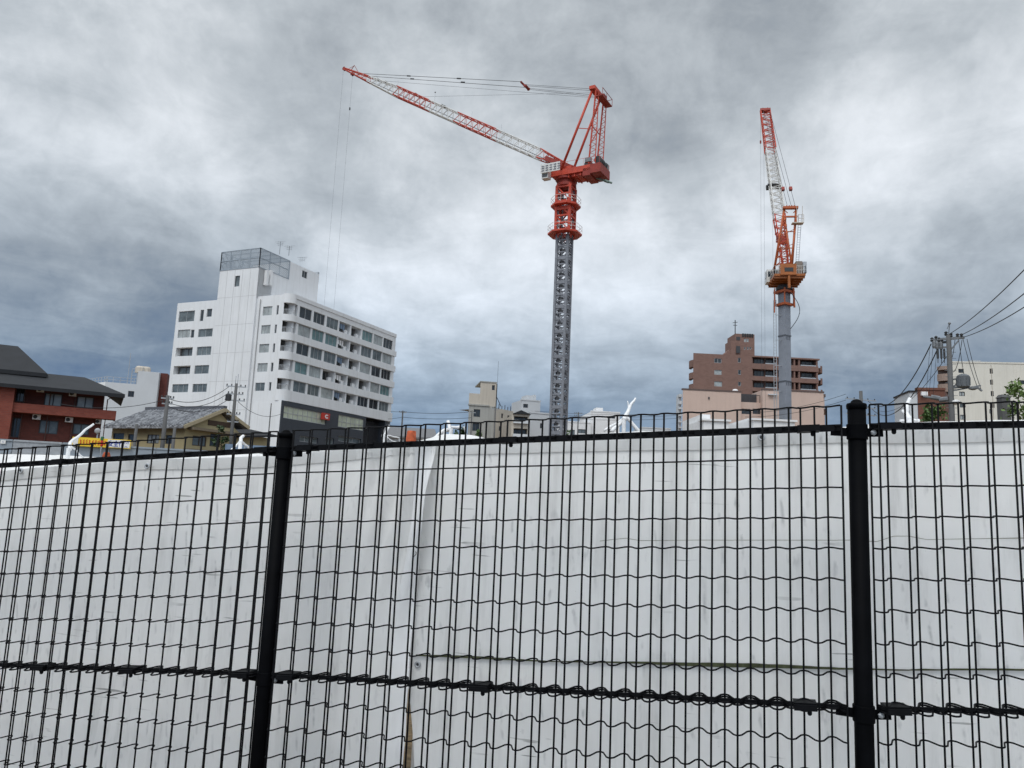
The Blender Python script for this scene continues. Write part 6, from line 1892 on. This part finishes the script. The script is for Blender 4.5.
    for q in (1.7, 2.5): m.tube(L(q, -1.8, zh-2.7), L(q, -1.8, zh-1.5), .04, 4); m.tube(L(q, -.95, zh-2.7), L(q, -.95, zh+.2), .04, 4)
    for h_ in (-2.1, -1.5): m.tube(L(1.7, -1.8, zh+h_), L(2.5, -1.8, zh+h_), .03, 4)
    m.build('head_platform', M_beige, t)
    m = MB()
    for k in range(24): z0 = .8+k*(zh-2)/24; m.tube(L(1.05+.65*z0/zh+.35, -.7, z0), L(1.05+.65*z0/zh+.75, -.7, z0), .025, 4)
    m.tube(L(1.4, -.7, .5), L(2.05, -.7, zh-1), .04, 4); m.tube(L(1.8, -.7, .5), L(2.45, -.7, zh-1), .04, 4)
    m.build('frame_ladder', M_galv, t)
    # jib: from its foot on the deck up and away
    J0 = L(.75, 1.6, 1.0)
    # length/pitch so that the head shows where it does
    v = ray(765.2, 110.5); JF = 15.0
    J1 = EYEV+v*((dist+JF)/math.hypot(v.x, v.y))
    ax = (J1-J0).normalized(); sd = (s_-ax*s_.dot(ax)).normalized(); jn = sd.cross(ax).normalized()
    JL = (J1-J0).length
    def P(f, s, tt):
        w_ = .78*min(1, f/.10+.35); h_ = .72*min(1, f/.2+.2)*min(1, (1-f)/.2+.3)
        return J0+ax*JL*f+sd*s*w_+jn*tt*h_
    for f0, f1, mt, n in ((0, .33, M_red, 8), (.33, .52, M_craneW, 5), (.52, .73, M_craneW, 6), (.73, 1.0, M_red, 7)):
        beam(P, f0+.001, f1-.001, n, .10, .055).build('jib_section', mt, t)
    m = MB(); q = P(1, 0, 0); m.obox(q, sd*.85, ax*.25, jn*.35); m.lathe(q-sd*.4+ax*.2, [(.4, 0), (.3, .1), (.3, .7), (.4, .8)], 12, sd); m.build('jib_head', M_redd, t)
    m = MB(); q = P(.535, 0, 0); m.obox(q-jn*.9, sd*1.0, ax*.12, jn*.5)
    for x in (-.9, .9): m.obox(q-jn*1.2+sd*x, sd*.25, ax*.4, jn*.2)
    m.build('jib_walkway', M_dark, t)
    m = MB(); q = P(.20, 0, 0); m.obox(q, sd*.7, ax*.7, jn*.2); m.build('jib_plate', M_redd, t)
    hd_ = L(.9, -.6, zh+.1)
    for k, (s, f, tt) in enumerate(((.5, .78, 1.2), (.9, .72, 1.0), (.2, .74, 1.1))):
        pass
    m = MB()
    for s, f in ((.9, .985), (-.5, .985), (.2, .90)):
        m.tube(hd_+s_*s*.8, P(f, s, 1.1), .032, 5)
    m.build('luffing_rope', M_rope, t)
    m = MB()
    for s in (.9, -.5): q = lerp(hd_+s_*s*.8, P(.985, s, 1.1), .17); m.obox(q, sd*.22, ax*.3, jn*.2)
    m.build('luffing_block', M_redd, t)
    m = MB(); h0 = P(1, -1.0, -.3)+ax*.1; h1 = P(1, -.3, -.8)
    for q, zl in ((h0, 4.0), (h1, 4.0), (h0+sd*1.9-V((0, 0, 1)), 4.0)): m.tube(q, (q.x, q.y, zl), .015, 5)
    m.build('hoist_rope', M_rope, t)
    m = MB(); q = V((h0.x, h0.y, at(762, 142, dist+JF).z)); m.tube(q-V((0, 0, .25)), q+V((0, 0, .25)), .13, 8); m.build('rope_weight', M_redd, t)
    m = MB(); q = V(((h0.x+h1.x)/2, (h0.y+h1.y)/2, 4.0)); m.obox(q-V((0, 0, .4)), s_*.6, d*.3, V((0, 0, .4))); m.tube(q-V((0, 0, .7)), q-V((0, 0, 1.4)), .12, 6); m.build('hook_block', M_yel, t)
crane_orange()
